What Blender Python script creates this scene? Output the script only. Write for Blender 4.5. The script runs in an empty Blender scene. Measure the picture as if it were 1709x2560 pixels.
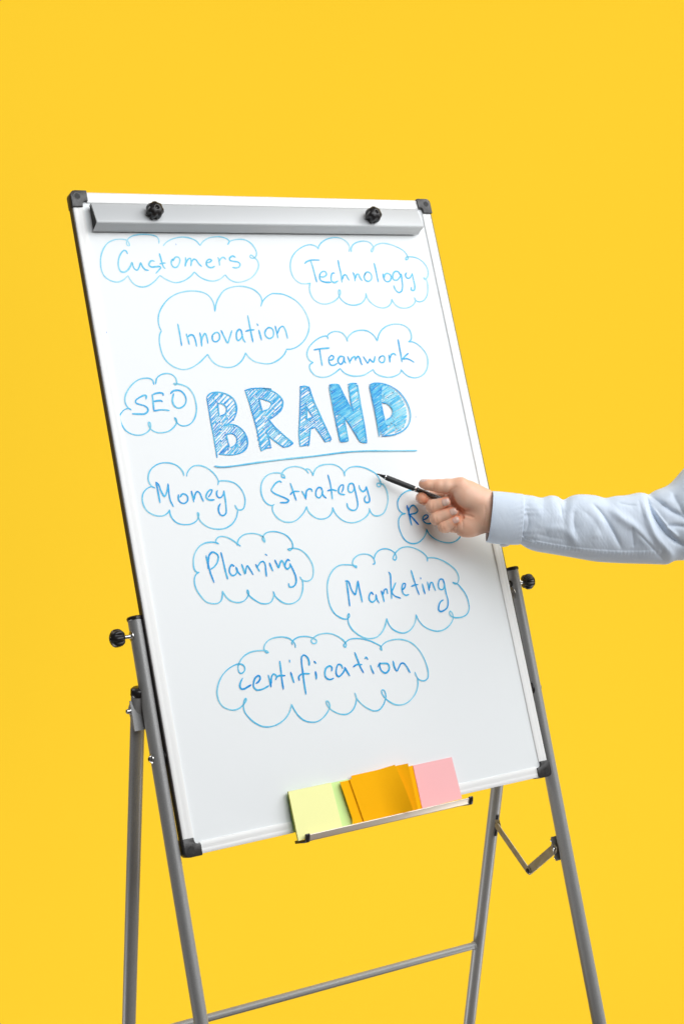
import bpy, bmesh, math, random
import numpy as np
from mathutils import Vector, Matrix

# ------------------------------------------------------------------ camera, light, exposure
# Board frame: x along the board, y up its face, z out of it. Origin: lower left corner of the frame.
F, CX, CY = 3696.0, 854.5, 1280.0                       # focal length / centre in photo pixels (1709 x 2560)
CAM_R = np.array([0.85561445, -0.08721239, 0.5102136])   # board x in camera axes (right, down, forward)
CAM_U = np.array([-0.19074305, -0.96947184, 0.15408261])
CAM_U = CAM_U - CAM_R * CAM_R.dot(CAM_U); CAM_U /= np.linalg.norm(CAM_U)
CAM_N = np.cross(CAM_R, CAM_U)
RB = np.stack([CAM_R, CAM_U, CAM_N], 1)
TB = np.array([-0.23607333, 0.52171903, 2.23438416])
BW_, BH_ = 0.70, 1.0729                                   # board size in metres
LEAN = math.radians(13.0)
H0 = 0.74                                                 # height of the board's lower edge above the floor
cl, sl = math.cos(LEAN), math.sin(LEAN)
B2W = np.array([[1, 0, 0], [0, sl, -cl], [0, cl, sl]])    # board axes -> world axes
def bw(p):
    return B2W @ np.asarray(p, float) + np.array([0, 0, H0])
def unproj(u, v, z=0.0):                                  # photo pixel -> board point on the plane z
    d = np.array([(u - CX) / F, (v - CY) / F, 1.0]); o = RB.T @ (-TB); dd = RB.T @ d
    return o + (z - o[2]) / dd[2] * dd
def unx(u, v, x):                                         # photo pixel -> board point on the plane x
    d = np.array([(u - CX) / F, (v - CY) / F, 1.0]); o = RB.T @ (-TB); dd = RB.T @ d
    return o + (x - o[0]) / dd[0] * dd
CAM_POS = bw(RB.T @ (-TB))
AX_R = B2W @ RB.T @ np.array([1.0, 0, 0]); AX_D = B2W @ RB.T @ np.array([0, 1.0, 0]); AX_F = B2W @ RB.T @ np.array([0, 0, 1.0])

sc = bpy.context.scene
col = sc.collection
cam_d = bpy.data.cameras.new('camera'); cam = bpy.data.objects.new('camera', cam_d); col.objects.link(cam)
M = Matrix.Identity(4)
for i in range(3):
    M[i][0] = AX_R[i]; M[i][1] = -AX_D[i]; M[i][2] = -AX_F[i]; M[i][3] = CAM_POS[i]
cam.matrix_world = M
cam_d.sensor_fit = 'VERTICAL'; cam_d.sensor_height = 36.0; cam_d.lens = 36.0 * F / 2560.0
cam_d.clip_start = 0.05; cam_d.clip_end = 200
cam_d.dof.use_dof = True; cam_d.dof.focus_distance = 2.42; cam_d.dof.aperture_fstop = 7.0
sc.camera = cam

world = bpy.data.worlds.new('World'); sc.world = world; world.use_nodes = True
bg = world.node_tree.nodes['Background']
bg.inputs[0].default_value = (1.0, 0.95, 0.90, 1); bg.inputs[1].default_value = 0.08

def area(name, pos, target, sx, sy, power, colour=(1, 1, 1)):
    d = bpy.data.lights.new(name, 'AREA'); d.shape = 'RECTANGLE'; d.size = sx; d.size_y = sy
    d.energy = power; d.color = colour
    o = bpy.data.objects.new(name, d); col.objects.link(o)
    o.location = pos
    o.rotation_euler = (Vector(target) - Vector(pos)).to_track_quat('-Z', 'Y').to_euler()
    return o
KEY_W, FILL_W, FRONT_W = 64.0, 116.0, 148.0
BACK_W = {(-1, -1): 78.0, (1, -1): 57.0, (-1, 1): 54.0, (1, 1): 20.0}
area('key_softbox', bw((2.75, 3.35, 3.9)), bw((0.35, 0.5, 0.0)), 4.2, 3.6, KEY_W, (1.0, 0.985, 0.965))
area('added_side_fill', bw((4.0, 2.4, 3.4)), bw((0.35, 0.5, 0.0)), 3.6, 3.4, FILL_W, (0.97, 0.99, 1.0))  # unseen lamp added to fill in light from the right
area('added_front_fill', bw((0.5, 1.9, 4.3)), bw((0.4, 0.5, 0.0)), 3.4, 2.8, FRONT_W, (0.96, 0.98, 1.0))  # added lamp out of view, brightens the hand and lightens its shadow
# four added, unseen lamps that light the yellow backdrop evenly
HF = np.array([AX_F[0], AX_F[1], 0]); HF /= np.linalg.norm(HF); HR = np.array([HF[1], -HF[0], 0])
BACK_D = 6.2
bc = CAM_POS + HF * BACK_D
for s in (-1, 1):
    for q in (-1, 1):
        p = bc - HF * 3.0 + HR * (2.2 * s) + np.array([0, 0, 2.8 * q - 0.1])
        area('added_backdrop_light', p, bc, 1.0, 2.5, BACK_W[(s, q)])

vs = sc.view_settings
vs.view_transform = 'Standard'; vs.look = 'None'; vs.exposure = 0.0; vs.gamma = 1.0; vs.use_curve_mapping = False
sc.render.engine = 'CYCLES'

# ------------------------------------------------------------------ materials
def mat(name, base=(0.5, 0.5, 0.5), rough=0.5, metal=0.0, spec=0.5, coat=0.0, sheen=0.0):
    m = bpy.data.materials.new(name); m.use_nodes = True
    b = m.node_tree.nodes['Principled BSDF']
    b.inputs['Base Color'].default_value = (*base, 1); b.inputs['Roughness'].default_value = rough
    b.inputs['Metallic'].default_value = metal; b.inputs['Specular IOR Level'].default_value = spec
    b.inputs['Coat Weight'].default_value = coat; b.inputs['Sheen Weight'].default_value = sheen
    return m
def N(m, t, **kw):
    n = m.node_tree.nodes.new(t)
    for k, v in kw.items(): setattr(n, k, v)
    return n
def L(m, a, b): m.node_tree.links.new(a, b)
def P(m): return m.node_tree.nodes['Principled BSDF']
def noise(m, scale, detail=3, rough=0.5):
    c = N(m, 'ShaderNodeTexCoord'); n = N(m, 'ShaderNodeTexNoise')
    n.inputs['Scale'].default_value = scale; n.inputs['Detail'].default_value = detail; n.inputs['Roughness'].default_value = rough
    L(m, c.outputs['Object'], n.inputs['Vector']); return n
def bump(m, src, strength, dist, prev=None):
    b = N(m, 'ShaderNodeBump'); b.inputs['Strength'].default_value = strength; b.inputs['Distance'].default_value = dist
    L(m, src, b.inputs['Height'])
    if prev: L(m, prev.outputs[0], b.inputs['Normal'])
    L(m, b.outputs[0], P(m).inputs['Normal']); return b
def vary(m, n, c0, c1, lo=0.3, hi=0.7, sock='Base Color'):
    r = N(m, 'ShaderNodeValToRGB'); e = r.color_ramp.elements
    e[0].position = lo; e[1].position = hi
    e[0].color = (*c0, 1) if not isinstance(c0, float) else (c0, c0, c0, 1)
    e[1].color = (*c1, 1) if not isinstance(c1, float) else (c1, c1, c1, 1)
    L(m, n.outputs[0], r.inputs[0]); L(m, r.outputs[0], P(m).inputs[sock]); return r

MT = {}
m = MT['yellow'] = mat('yellow_backdrop', (0.95, 0.600, 0.030), 1.0, spec=0.0)
m = MT['floor'] = mat('brown_floor', (0.10, 0.075, 0.055), 0.6, spec=0.3)
n = noise(m, 6.0, 5); vary(m, n, (0.08, 0.058, 0.042), (0.13, 0.098, 0.072))
BOARD_COL = (0.83, 0.855, 0.865)
m = MT['board'] = mat('whiteboard_enamel', BOARD_COL, 0.30, spec=0.22)
n2 = noise(m, 40.0, 2); bump(m, n2.outputs[0], 0.012, 0.002)
m = MT['frame'] = mat('white_aluminium', (0.84, 0.84, 0.83), 0.34, metal=0.0)
n = noise(m, 120.0, 3); bump(m, n.outputs[0], 0.05, 0.0005)
m = MT['frame_side'] = mat('shaded_frame_edge', (0.035, 0.028, 0.026), 0.35)  # near-black stands in for shadow on the frame's sides
m = MT['alu'] = mat('satin_aluminium', (0.60, 0.615, 0.625), 0.48, metal=0.12)
n = noise(m, 300.0, 2); bump(m, n.outputs[0], 0.06, 0.0004)
m = MT['tray'] = mat('bright_aluminium', (0.72, 0.63, 0.53), 0.42, metal=0.45)
m = MT['tube'] = mat('silver_hammered_paint', (0.40, 0.405, 0.40), 0.40, metal=0.12, spec=0.6)
n = noise(m, 900.0, 2); vary(m, n, (0.29, 0.292, 0.29), (0.38, 0.382, 0.38), 0.35, 0.65); bump(m, n.outputs[0], 0.16, 0.0006)
m = MT['black'] = mat('black_plastic', (0.014, 0.012, 0.012), 0.34)
n = noise(m, 250.0, 2); bump(m, n.outputs[0], 0.12, 0.0006)
m = MT['cap'] = mat('black_corner_plastic', (0.032, 0.030, 0.030), 0.32)
n = noise(m, 220.0, 3); vary(m, n, 0.26, 0.40, sock='Roughness'); bump(m, n.outputs[0], 0.15, 0.0006)
MT['hole'] = mat('painted_hole_shade', (0.006, 0.006, 0.006), 0.6)  # flat black stands in for the shade inside holes and hollow ends
m = MT['steel'] = mat('zinc_steel', (0.60, 0.59, 0.57), 0.28, metal=1.0)
m = MT['stay'] = mat('brass_plated_steel', (0.52, 0.46, 0.34), 0.33, metal=1.0)
n = noise(m, 90.0, 3); vary(m, n, (0.42, 0.36, 0.24), (0.58, 0.53, 0.42))
m = MT['rubber'] = mat('grip_rubber', (0.022, 0.022, 0.023), 0.55)
n = noise(m, 700.0, 2); bump(m, n.outputs[0], 0.15, 0.0004)
MT['chrome'] = mat('chrome', (0.78, 0.78, 0.78), 0.06, metal=1.0)
MT['gloss_black'] = mat('gloss_black', (0.012, 0.012, 0.013), 0.12, coat=0.6)

def ink():
    m = mat('blue_marker_ink', (0, 0.3, 0.7), 0.30, spec=0.22)
    a = N(m, 'ShaderNodeAttribute', attribute_name='ink')
    outs = []
    comb = N(m, 'ShaderNodeCombineColor')
    nz = noise(m, 420.0, 2)
    mr = N(m, 'ShaderNodeMapRange'); mr.inputs[1].default_value = 0.25; mr.inputs[2].default_value = 0.75
    mr.inputs[3].default_value = 0.72; mr.inputs[4].default_value = 1.25
    L(m, nz.outputs[0], mr.inputs[0])
    dm = N(m, 'ShaderNodeMath', operation='MULTIPLY'); L(m, a.outputs['Fac'], dm.inputs[0]); L(m, mr.outputs[0], dm.inputs[1])
    for i, k in enumerate((2.1, 0.50, 0.10)):            # absorption of the dye, per channel
        p = N(m, 'ShaderNodeMath', operation='MULTIPLY'); p.inputs[1].default_value = -k; L(m, dm.outputs[0], p.inputs[0])
        e = N(m, 'ShaderNodeMath', operation='EXPONENT'); L(m, p.outputs[0], e.inputs[0])
        s = N(m, 'ShaderNodeMath', operation='MULTIPLY'); s.inputs[1].default_value = BOARD_COL[i]; L(m, e.outputs[0], s.inputs[0])
        L(m, s.outputs[0], comb.inputs[i])
    L(m, comb.outputs[0], P(m).inputs['Base Color'])
    return m
MT['ink'] = ink()

def paper(name, c, trans=0.0):
    m = mat(name, c, 0.85, spec=0.15)
    n = noise(m, 260.0, 4); bump(m, n.outputs[0], 0.08, 0.0006)
    return m
MT['p_yellow'] = paper('pale_yellow_paper', (0.96, 0.955, 0.44))
MT['p_green'] = paper('pale_green_paper', (0.68, 0.90, 0.37))
MT['p_deepgreen'] = paper('pad_edge_green', (0.30, 0.56, 0.07))
MT['p_olive'] = paper('pad_edge_olive', (0.55, 0.50, 0.10))
MT['p_orange'] = paper('orange_paper', (0.97, 0.46, 0.001))
MT['p_pink'] = paper('pink_paper', (0.96, 0.50, 0.51))

# ------------------------------------------------------------------ mesh helpers
def link(name, me, material, parent=None):
    c = np.zeros(len(me.vertices) * 3); me.vertices.foreach_get('co', c); c = c.reshape(-1, 3)
    cen = (c.min(0) + c.max(0)) / 2
    me.vertices.foreach_set('co', (c - cen).ravel())
    o = bpy.data.objects.new(name, me); col.objects.link(o)
    if material is not None: me.materials.append(MT[material] if isinstance(material, str) else material)
    if parent is not None:
        o.parent = parent; base = np.array(WLOC[parent.name])
        o.location = cen - base
    else: o.location = cen
    WLOC[o.name] = cen
    me.update()
    return o
WLOC = {}
def empty(name, loc, label, cat, group=None):
    o = bpy.data.objects.new(name, None); o.empty_display_size = 0.05; col.objects.link(o); o.location = loc
    WLOC[o.name] = np.array(loc, float); tag(o, label, cat, group); return o
def tag(o, label=None, cat=None, group=None, kind=None):
    if label: o['label'] = label
    if cat: o['category'] = cat
    if group: o['group'] = group
    if kind: o['kind'] = kind
    return o
def obj(name, verts, faces, material, parent=None, smooth=False, board=True, bevel=0.0, segs=2, angle=40):
    v = np.asarray(verts, float)
    if board: v = v @ B2W.T + np.array([0, 0, H0])
    me = bpy.data.meshes.new(name); me.from_pydata(v.tolist(), [], faces)
    bm = bmesh.new(); bm.from_mesh(me); bmesh.ops.recalc_face_normals(bm, faces=bm.faces)
    if bevel > 0:
        es = [e for e in bm.edges if len(e.link_faces) == 2 and e.calc_face_angle(0) > math.radians(angle)]
        bmesh.ops.bevel(bm, geom=es, offset=bevel, segments=segs, profile=0.5, affect='EDGES', clamp_overlap=True)
    bm.to_mesh(me); bm.free()
    if smooth:
        for p in me.polygons: p.use_smooth = True
        if bevel > 0 or smooth == 'auto':
            me.set_sharp_from_angle(angle=math.radians(38))
    return link(name, me, material, parent)
def join(*parts):
    V, Fc = [], []
    for v, f in parts:
        k = len(V); V += [tuple(p) for p in v]; Fc += [tuple(i + k for i in q) for q in f]
    return V, Fc
def box(x0, x1, y0, y1, z0, z1):
    v = [(x, y, z) for x in (x0, x1) for y in (y0, y1) for z in (z0, z1)]
    f = [(0, 1, 3, 2), (4, 6, 7, 5), (0, 4, 5, 1), (2, 3, 7, 6), (0, 2, 6, 4), (1, 5, 7, 3)]
    return v, f
def basis(d, ref=(0, 0, 1)):
    d = np.asarray(d, float); d = d / np.linalg.norm(d); r = np.asarray(ref, float)
    if abs(d @ r) > 0.95: r = np.array([1.0, 0, 0])
    a = np.cross(r, d); a /= np.linalg.norm(a); b = np.cross(d, a); return a, b, d
def loft(rings, cap=True, closed=True):
    n = len(rings[0]); V = [tuple(p) for r in rings for p in r]; Fc = []
    for i in range(len(rings) - 1):
        for j in range(n if closed else n - 1):
            k = (j + 1) % n
            Fc.append((i * n + j, i * n + k, (i + 1) * n + k, (i + 1) * n + j))
    if cap:
        Fc.append(tuple(range(n))[::-1]); Fc.append(tuple((len(rings) - 1) * n + j for j in range(n)))
    return V, Fc
def tube(p0, p1, ra, rb=None, seg=24, ref=(0, 0, 1), ends=0.0):
    p0 = np.asarray(p0, float); p1 = np.asarray(p1, float); rb = ra if rb is None else rb
    a, b, d = basis(p1 - p0, ref); R = []
    st = [(p0, 1.0), (p1, 1.0)]
    if ends > 0: st = [(p0, 1 - ends / ra), (p0 + d * ends, 1.0), (p1 - d * ends, 1.0), (p1, 1 - ends / ra)]
    for c, k in st:
        R.append([c + a * (ra * k * math.cos(t)) + b * (rb * k * math.sin(t)) for t in np.linspace(0, 2 * math.pi, seg, endpoint=False)])
    return loft(R)
def lathe(p0, axis, prof, seg=40, lobes=0, depth=None):
    # prof: list of (distance along axis, radius); depth(i) scales the lobes
    p0 = np.asarray(p0, float); a, b, d = basis(axis); R = []
    for i, (h, r) in enumerate(prof):
        ring = []
        for t in np.linspace(0, 2 * math.pi, seg, endpoint=False):
            rr = r
            if lobes:
                c = 0.5 + 0.5 * math.cos(lobes * t); rr = r * (1 - depth[i] * c ** 1.6)
            ring.append(p0 + d * h + a * (rr * math.cos(t)) + b * (rr * math.sin(t)))
        R.append(ring)
    return loft(R)
def extrude_x(prof, x0, x1):                              # closed (y, z) outline swept along x
    return loft([[(x0, y, z) for y, z in prof], [(x1, y, z) for y, z in prof]])
def spline(pts, step):
    p = np.asarray(pts, float)
    if len(p) < 3:
        n = max(2, int(np.linalg.norm(p[1] - p[0]) / step) + 1)
        return p[0] + (p[1] - p[0]) * np.linspace(0, 1, n)[:, None]
    q = np.vstack([2 * p[0] - p[1], p, 2 * p[-1] - p[-2]]); out = []
    for i in range(1, len(q) - 2):
        a, b, c, d = q[i - 1:i + 3]
        n = max(2, int(np.linalg.norm(c - b) / step) + 1)
        t = np.linspace(0, 1, n, endpoint=False)[:, None]
        # centripetal-like tangents keep hand-drawn loops tidy
        l0, l1, l2 = [max(np.linalg.norm(x), 1e-6) ** 0.5 for x in (b - a, c - b, d - c)]
        m1 = (c - b + l1 * ((b - a) / l0 - (c - a) / (l0 + l1)))
        m2 = (c - b + l1 * ((d - c) / l2 - (d - b) / (l1 + l2)))
        t2, t3 = t * t, t * t * t
        out.append((2 * t3 - 3 * t2 + 1) * b + (t3 - 2 * t2 + t) * m1 + (-2 * t3 + 3 * t2) * c + (t3 - t2) * m2)
    out.append(p[-1:]); return np.vstack(out)

# ------------------------------------------------------------------ setting
def world_quad(name, corners, material, thick=0.0):
    me = bpy.data.meshes.new(name); me.from_pydata([tuple(c) for c in corners], [], [(0, 1, 2, 3)])
    return tag(link(name, me, material), kind='structure')
w = [bc - HR * 9 + np.array([0, 0, -7.0]), bc + HR * 9 + np.array([0, 0, -7.0]), bc + HR * 9 + np.array([0, 0, 8.0]), bc - HR * 9 + np.array([0, 0, 8.0])]
world_quad('backdrop', w, 'yellow')
v, f = box(-1.5, 0.92, -2.6, 0.47, -0.06, 0.0)
o = obj('floor', v, f, 'floor', board=False, bevel=0.004); tag(o, kind='structure')

# ------------------------------------------------------------------ flip chart
chart = empty('flip_chart', (0.35, 0.05, 0.0), 'silver easel flip chart with a white board covered in blue handwriting', 'flip chart')

# board panel
v, f = box(0.012, BW_ - 0.012, 0.012, BH_ - 0.012, -0.010, 0.0)
board = obj('writing_surface', v, f, 'board', chart)
tag(board, 'glossy white writing surface with blue marker words in clouds')

# four rails with a stepped profile: s = distance inward from the outer edge, z = height
RAILP = [(0.0, -0.012), (0.0, 0.0016), (0.0010, 0.0024), (0.0056, 0.0026), (0.0066, 0.0023), (0.0080, 0.0023), (0.0110, 0.0029), (0.0150, 0.0029), (0.0176, 0.0022), (0.0182, 0.0008), (0.0182, -0.012)]
def rail(a, b, inward):
    a = np.asarray(a, float); b = np.asarray(b, float); iw = np.asarray(inward, float)
    return loft([[p + iw * s + np.array([0, 0, z]) for s, z in RAILP] for p in (a, b)])
CC = 0.0258
for a, b, i in (((0, CC, 0), (0, BH_ - CC, 0), (1, 0, 0)), ((BW_, CC, 0), (BW_, BH_ - CC, 0), (-1, 0, 0)),
                ((CC, 0, 0), (BW_ - CC, 0, 0), (0, 1, 0)), ((CC, BH_, 0), (BW_ - CC, BH_, 0), (0, -1, 0))):
    v, f = rail(a, b, i); o = obj('frame_rail', v, f, 'frame', chart, smooth='auto')
# dark strips that paint the shade on the side rails' outer edges
for x, s in ((0, -1), (BW_, 1)):
    v, f = box(min(x + s * 0.0004, x + s * 0.0016), max(x + s * 0.0004, x + s * 0.0016), CC, BH_ - CC, -0.0118, 0.0016)
    obj('edge_shade_strip', v, f, 'frame_side', chart)
# moulded corner caps with a notch and a screw hole
def corner(cx, cy, sx, sy):
    w_, t = 0.0285, 0.0062
    out = [(0, 0.008), (0.001, 0.004), (0.004, 0.001), (0.008, 0), (w_, 0), (w_, 0.0185), (0.0235, 0.0185), (0.0200, 0.0200), (0.0185, 0.0235), (0.0185, w_), (0, w_)]
    off = 0.0022
    pts = [(cx + sx * (a - off), cy + sy * (b - off)) for a, b in out]
    body = loft([[(x, y, z) for x, y in pts] for z in (-0.0145, t)])
    c = obj('corner_cap', *body, 'cap', chart, smooth=True, bevel=0.0012)
    hx, hy = cx + sx * 0.0085, cy + sy * 0.0085
    ring = lathe((hx, hy, t - 0.0002), (0, 0, 1), [(0, 0.0064), (0.0005, 0.0062), (0.0005, 0.0051), (-0.0002, 0.0048)], 28)
    obj('hole_rim', *ring, 'cap', c, smooth='auto')
    hole = lathe((hx, hy, t + 0.0002), (0, 0, 1), [(0, 0.0050), (0.0003, 0.0049)], 24)
    obj('screw_hole_shade', *hole, 'hole', c)  # raised black disc paints the darkness inside the hole
for cx_, cy_, sx, sy in ((0, 0, 1, 1), (BW_, 0, -1, 1), (0, BH_, 1, -1), (BW_, BH_, -1, -1)):
    corner(cx_, cy_, sx, sy)

# star knob: lobed cap on a short neck, pointing along `axis`
def knob(pos, axis, r, parent, neck=0.010, shaft=0.0):
    pr = [(0.0, r * 0.62), (0.002, r * 0.80), (0.006, r * 0.97), (0.011, r), (0.015, r * 0.97), (0.0185, r * 0.86), (0.0215, r * 0.62), (0.0228, r * 0.36), (0.0232, r * 0.30), (0.0226, r * 0.20), (0.0200, r * 0.16)]
    k_ = r / 0.0155
    pr = [(h * k_, q) for h, q in pr]
    dp = [0.20, 0.26, 0.28, 0.24, 0.17, 0.09, 0.03, 0, 0, 0, 0]
    o = obj('knob', *lathe(pos, axis, pr, 112, 7, dp), 'black', parent, smooth=True)
    return o

# clamp bar: flat face sloping out from the board, then turned back in towards it
cl_l = unproj(241, 511, 0.016)[0]; cl_r = unproj(1046, 526, 0.016)[0]
y_top = (unproj(234, 511, 0.012)[1] + unproj(1044, 526, 0.012)[1]) / 2
y_rid = (unproj(245.7, 555.7, 0.027)[1] + unproj(1054, 566, 0.027)[1]) / 2
y_bot = (unproj(241.8, 576.7, 0.010)[1] + unproj(1047, 582, 0.010)[1]) / 2
CP = [(y_top, 0.0052), (y_top + 0.0003, 0.0150), (y_top - 0.0012, 0.0166), (y_rid + 0.0040, 0.0262), (y_rid + 0.0012, 0.0264), (y_rid - 0.0010, 0.0250),
      (y_bot + 0.0022, 0.0098), (y_bot, 0.0070), (y_bot - 0.0004, 0.0045), (y_bot + 0.0008, 0.0040), (y_rid + 0.0005, 0.0228), (y_rid + 0.0030, 0.0240), (y_top - 0.0025, 0.0142), (y_top - 0.0022, 0.0052)]
xl = unproj(236, 540, 0.020)[0]; xr_ = unproj(1051, 555, 0.020)[0]
v, f = extrude_x(CP, xl, xr_)
clamp = obj('clamp_bar', v, f, 'alu', chart, smooth=True, bevel=0.0006)
tag(clamp, 'satin grey metal paper clamp bar with two black knobs')
inner = [(y_top - 0.0026, 0.0054), (y_top - 0.0030, 0.0136), (y_rid + 0.0030, 0.0232), (y_rid + 0.0008, 0.0220), (y_bot + 0.0030, 0.0046)]
for x in (xl + 0.0012, xr_ - 0.0022):
    obj('hollow_end_shade', *extrude_x(inner, x, x + 0.001), 'hole', clamp)  # black plates paint the shade inside the open bar ends
for u_, v_ in ((388, 527), (934, 538)):
    p = unproj(u_, v_, 0.034); zs = 0.0225
    obj('knob_washer', *lathe((p[0], p[1], 0.0205), (0, 0.10, 1), [(0, 0.009), (0.004, 0.009)], 32), 'black', clamp, smooth='auto')
    knob((p[0], p[1], zs), (0, 0.10, 1), 0.0152, clamp)

# ------------------------------------------------------------------ legs
def lerp(a, b, t): return np.asarray(a, float) * (1 - t) + np.asarray(b, float) * t
FLOOR_CUT = 0.0
def to_floor(p, d, floor=0.012):                          # extend a leg from board point p along d to the floor height
    pw = bw(p); dw = B2W @ np.asarray(d, float); t = (floor - pw[2]) / dw[2]
    return np.asarray(p, float) + np.asarray(d, float) * t
RA, RO = 0.0098, 0.0150
legs = {}
ZL = -0.0145
fl0 = unproj(336.5, 1551, ZL); fl_d = unproj(503.5, 2560, ZL) - fl0
fr0 = unproj(1277.8, 1427, ZL); fr_d = unproj(1497.0, 2560, ZL) - fr0
for key, p0, d in (('L', fl0, fl_d), ('R', fr0, fr_d)):
    p1 = to_floor(p0, d)
    leg = obj('front_leg', *tube(p1, p0, RA, RO, 40, ends=0.0), 'tube', chart, smooth='auto')
    legs[key] = (p0, d / np.linalg.norm(d), leg)
    up = -d / np.linalg.norm(d)
    obj('end_cap', *tube(p0 - up * 0.001, p0 + up * 0.0062, RA + 0.0012, RO + 0.0012, 40, ends=0.0016), 'black', leg, smooth='auto')
    obj('foot_cap', *tube(p1 - up * 0.010, p1 + up * 0.03, RA + 0.0016, RO + 0.0016, 40, ends=0.0016), 'black', leg, smooth='auto')
def on_leg(key, y):
    p0, d, leg = legs[key]; t = (y - p0[1]) / d[1]; return p0 + d * t
# clamping knobs through the top of each front leg
for key, s, uv in (('L', -1, (318, 1592)), ('R', 1, (1300, 1456))):
    y = unproj(*uv, -0.012)[1]; c = on_leg(key, y); leg = legs[key][2]
    ax = np.array([s * 1.0, 0.0, 0.0])
    obj('threaded_rod', *tube(c - ax * 0.020, c + ax * 0.032, 0.0031, None, 16), 'steel', leg, smooth='auto')
    obj('washer', *lathe(c + ax * (RA - 0.0012), ax, [(0, 0.0085), (0.0014, 0.0085), (0.0022, 0.006)], 28), 'steel', leg, smooth='auto')
    knob(c + ax * (0.0225 if s < 0 else 0.021), ax, 0.0146, leg)
    if s > 0:
        obj('rod_hole_shade', *lathe(c - ax * (RA - 0.0006) + np.array([0, 0, 0.002]), -ax, [(0, 0.0062), (0.0008, 0.0060)], 28), 'hole', leg)  # flat black disc painted for the hole's shaded inside
        w_ = on_leg(key, unproj(1280, 1483, -0.012)[1])
        obj('washer', *lathe(w_ - ax * (RA - 0.0012), -ax, [(0, 0.0110), (0.0012, 0.0108), (0.0018, 0.0070), (0.0030, 0.0060), (0.0034, 0.003)], 32), 'steel', leg, smooth='auto')
# pivot bolts between the legs and the board
for key, s, uv in (('L', -1, (381, 1897)), ('R', 1, (1343, 1718))):
    y = unproj(*uv, -0.012)[1]; c = on_leg(key, y); leg = legs[key][2]; ax = np.array([s * 1.0, 0, 0])
    obj('pivot_bolt', *lathe(c + ax * (RA - 0.0012), ax, [(0, 0.0072), (0.0014, 0.0072), (0.0022, 0.0056), (0.0046, 0.0044), (0.0056, 0.0020)], 28), 'steel', leg, smooth='auto')
    obj('pivot_socket', *lathe(c + ax * (RA - 0.0012), ax, [(0.0048, 0.0026), (0.0060, 0.0024)], 18), 'black', leg)
    obj('pivot_pad', *lathe(c - ax * (RA - 0.0016), -ax, [(0, 0.0120), (0.0020, 0.0118), (0.0042, 0.0090), (0.0055, 0.0045)], 32), 'black', leg, smooth=True)

# rear legs hinge behind the front ones and splay backwards
rl0 = unx(346, 1739, -0.020); rl1 = unx(322.5, 2560, -0.020)
rr0 = unx(1241.6, 1966, 0.713); rr1 = unx(1172, 2560, 0.713)
rr_d = (rr1 - rr0) / np.linalg.norm(rr1 - rr0); rl_d = (rl1 - rl0) / np.linalg.norm(rl1 - rl0)
rrt = rr0 - rr_d * ((rr0[2] + 0.035) / rr_d[2])
rlt = rl0 - rl_d * 0.008
RR = 0.0112
rear = {}
for key, p0, d in (('L', rlt, rl_d), ('R', rrt, rr_d)):
    p1 = to_floor(p0, d); leg = obj('rear_leg', *tube(p1, p0, RR, None, 36), 'tube', chart, smooth='auto'); rear[key] = leg
    obj('end_cap', *tube(p0 + d * 0.010, p0 - d * 0.005, RR + 0.0010, None, 36, ends=0.003), 'black', leg, smooth=True)
    obj('foot_cap', *tube(p1 + d * 0.010, p1 - d * 0.03, RR + 0.0016, None, 36, ends=0.0016), 'black', leg, smooth='auto')
# hinge bracket on each pair of legs
for key, rp, d in (('L', rlt, rl_d), ('R', rrt, rr_d)):
    y0 = rp[1] - 0.030; c = on_leg(key, y0); b = rp + d * 0.034
    s = -1 if key == 'L' else 1
    x0 = rp[0]; w_ = RR + 0.0012; zf = c[2] - RO
    pts = [(y0 + 0.014, zf - 0.0004), (y0 + 0.014, zf - 0.0030), (y0 + 0.008, b[2] - 0.002), (y0 + 0.001, b[2] - 0.004), (y0 - 0.006, b[2] - 0.001), (y0 - 0.028, zf - 0.0040), (y0 - 0.028, zf - 0.0004)]
    br = obj('hinge_bracket', *extrude_x(pts, x0 - w_ - 0.0016, x0 - w_), 'tube', chart, bevel=0.0003)
    obj('hinge_plate', *join(extrude_x([(y0 + 0.017, zf - 0.0002), (y0 - 0.030, zf - 0.0002), (y0 - 0.030, zf - 0.0026), (y0 + 0.017, zf - 0.0026)], x0 - w_ - 0.0018, x0 + w_ + 0.0016), extrude_x(pts, x0 + w_, x0 + w_ + 0.0014)), 'tube', br)
    hb = np.array([x0 - w_ - 0.0014, y0 + 0.002, b[2] + 0.004])
    obj('hinge_bolt', *lathe(hb, (-1, 0, 0), [(0, 0.0052), (0.0020, 0.0052), (0.0024, 0.0042), (0.0046, 0.0040), (0.0062, 0.0034), (0.0072, 0.0016)], 24), 'steel', br, smooth='auto')
# cross bar between the rear legs
ca = unx(1193, 2363, 0.706); tR = (ca[1] - rrt[1]) / rr_d[1]; cR = rrt + rr_d * tR; cL0 = unx(332, 2601, -0.020); cL = rlt + rl_d * ((cL0[1] - rlt[1]) / rl_d[1])
obj('cross_bar', *tube(cL, cR, 0.0068, None, 28), 'tube', chart, smooth='auto')
dv = (cL - cR) / np.linalg.norm(cL - cR)
obj('weld_bead', *tube(cR + dv * 0.0095, cR + dv * 0.014, 0.0084, None, 24, ends=0.002), 'tube', rear['R'], smooth=True)

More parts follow.
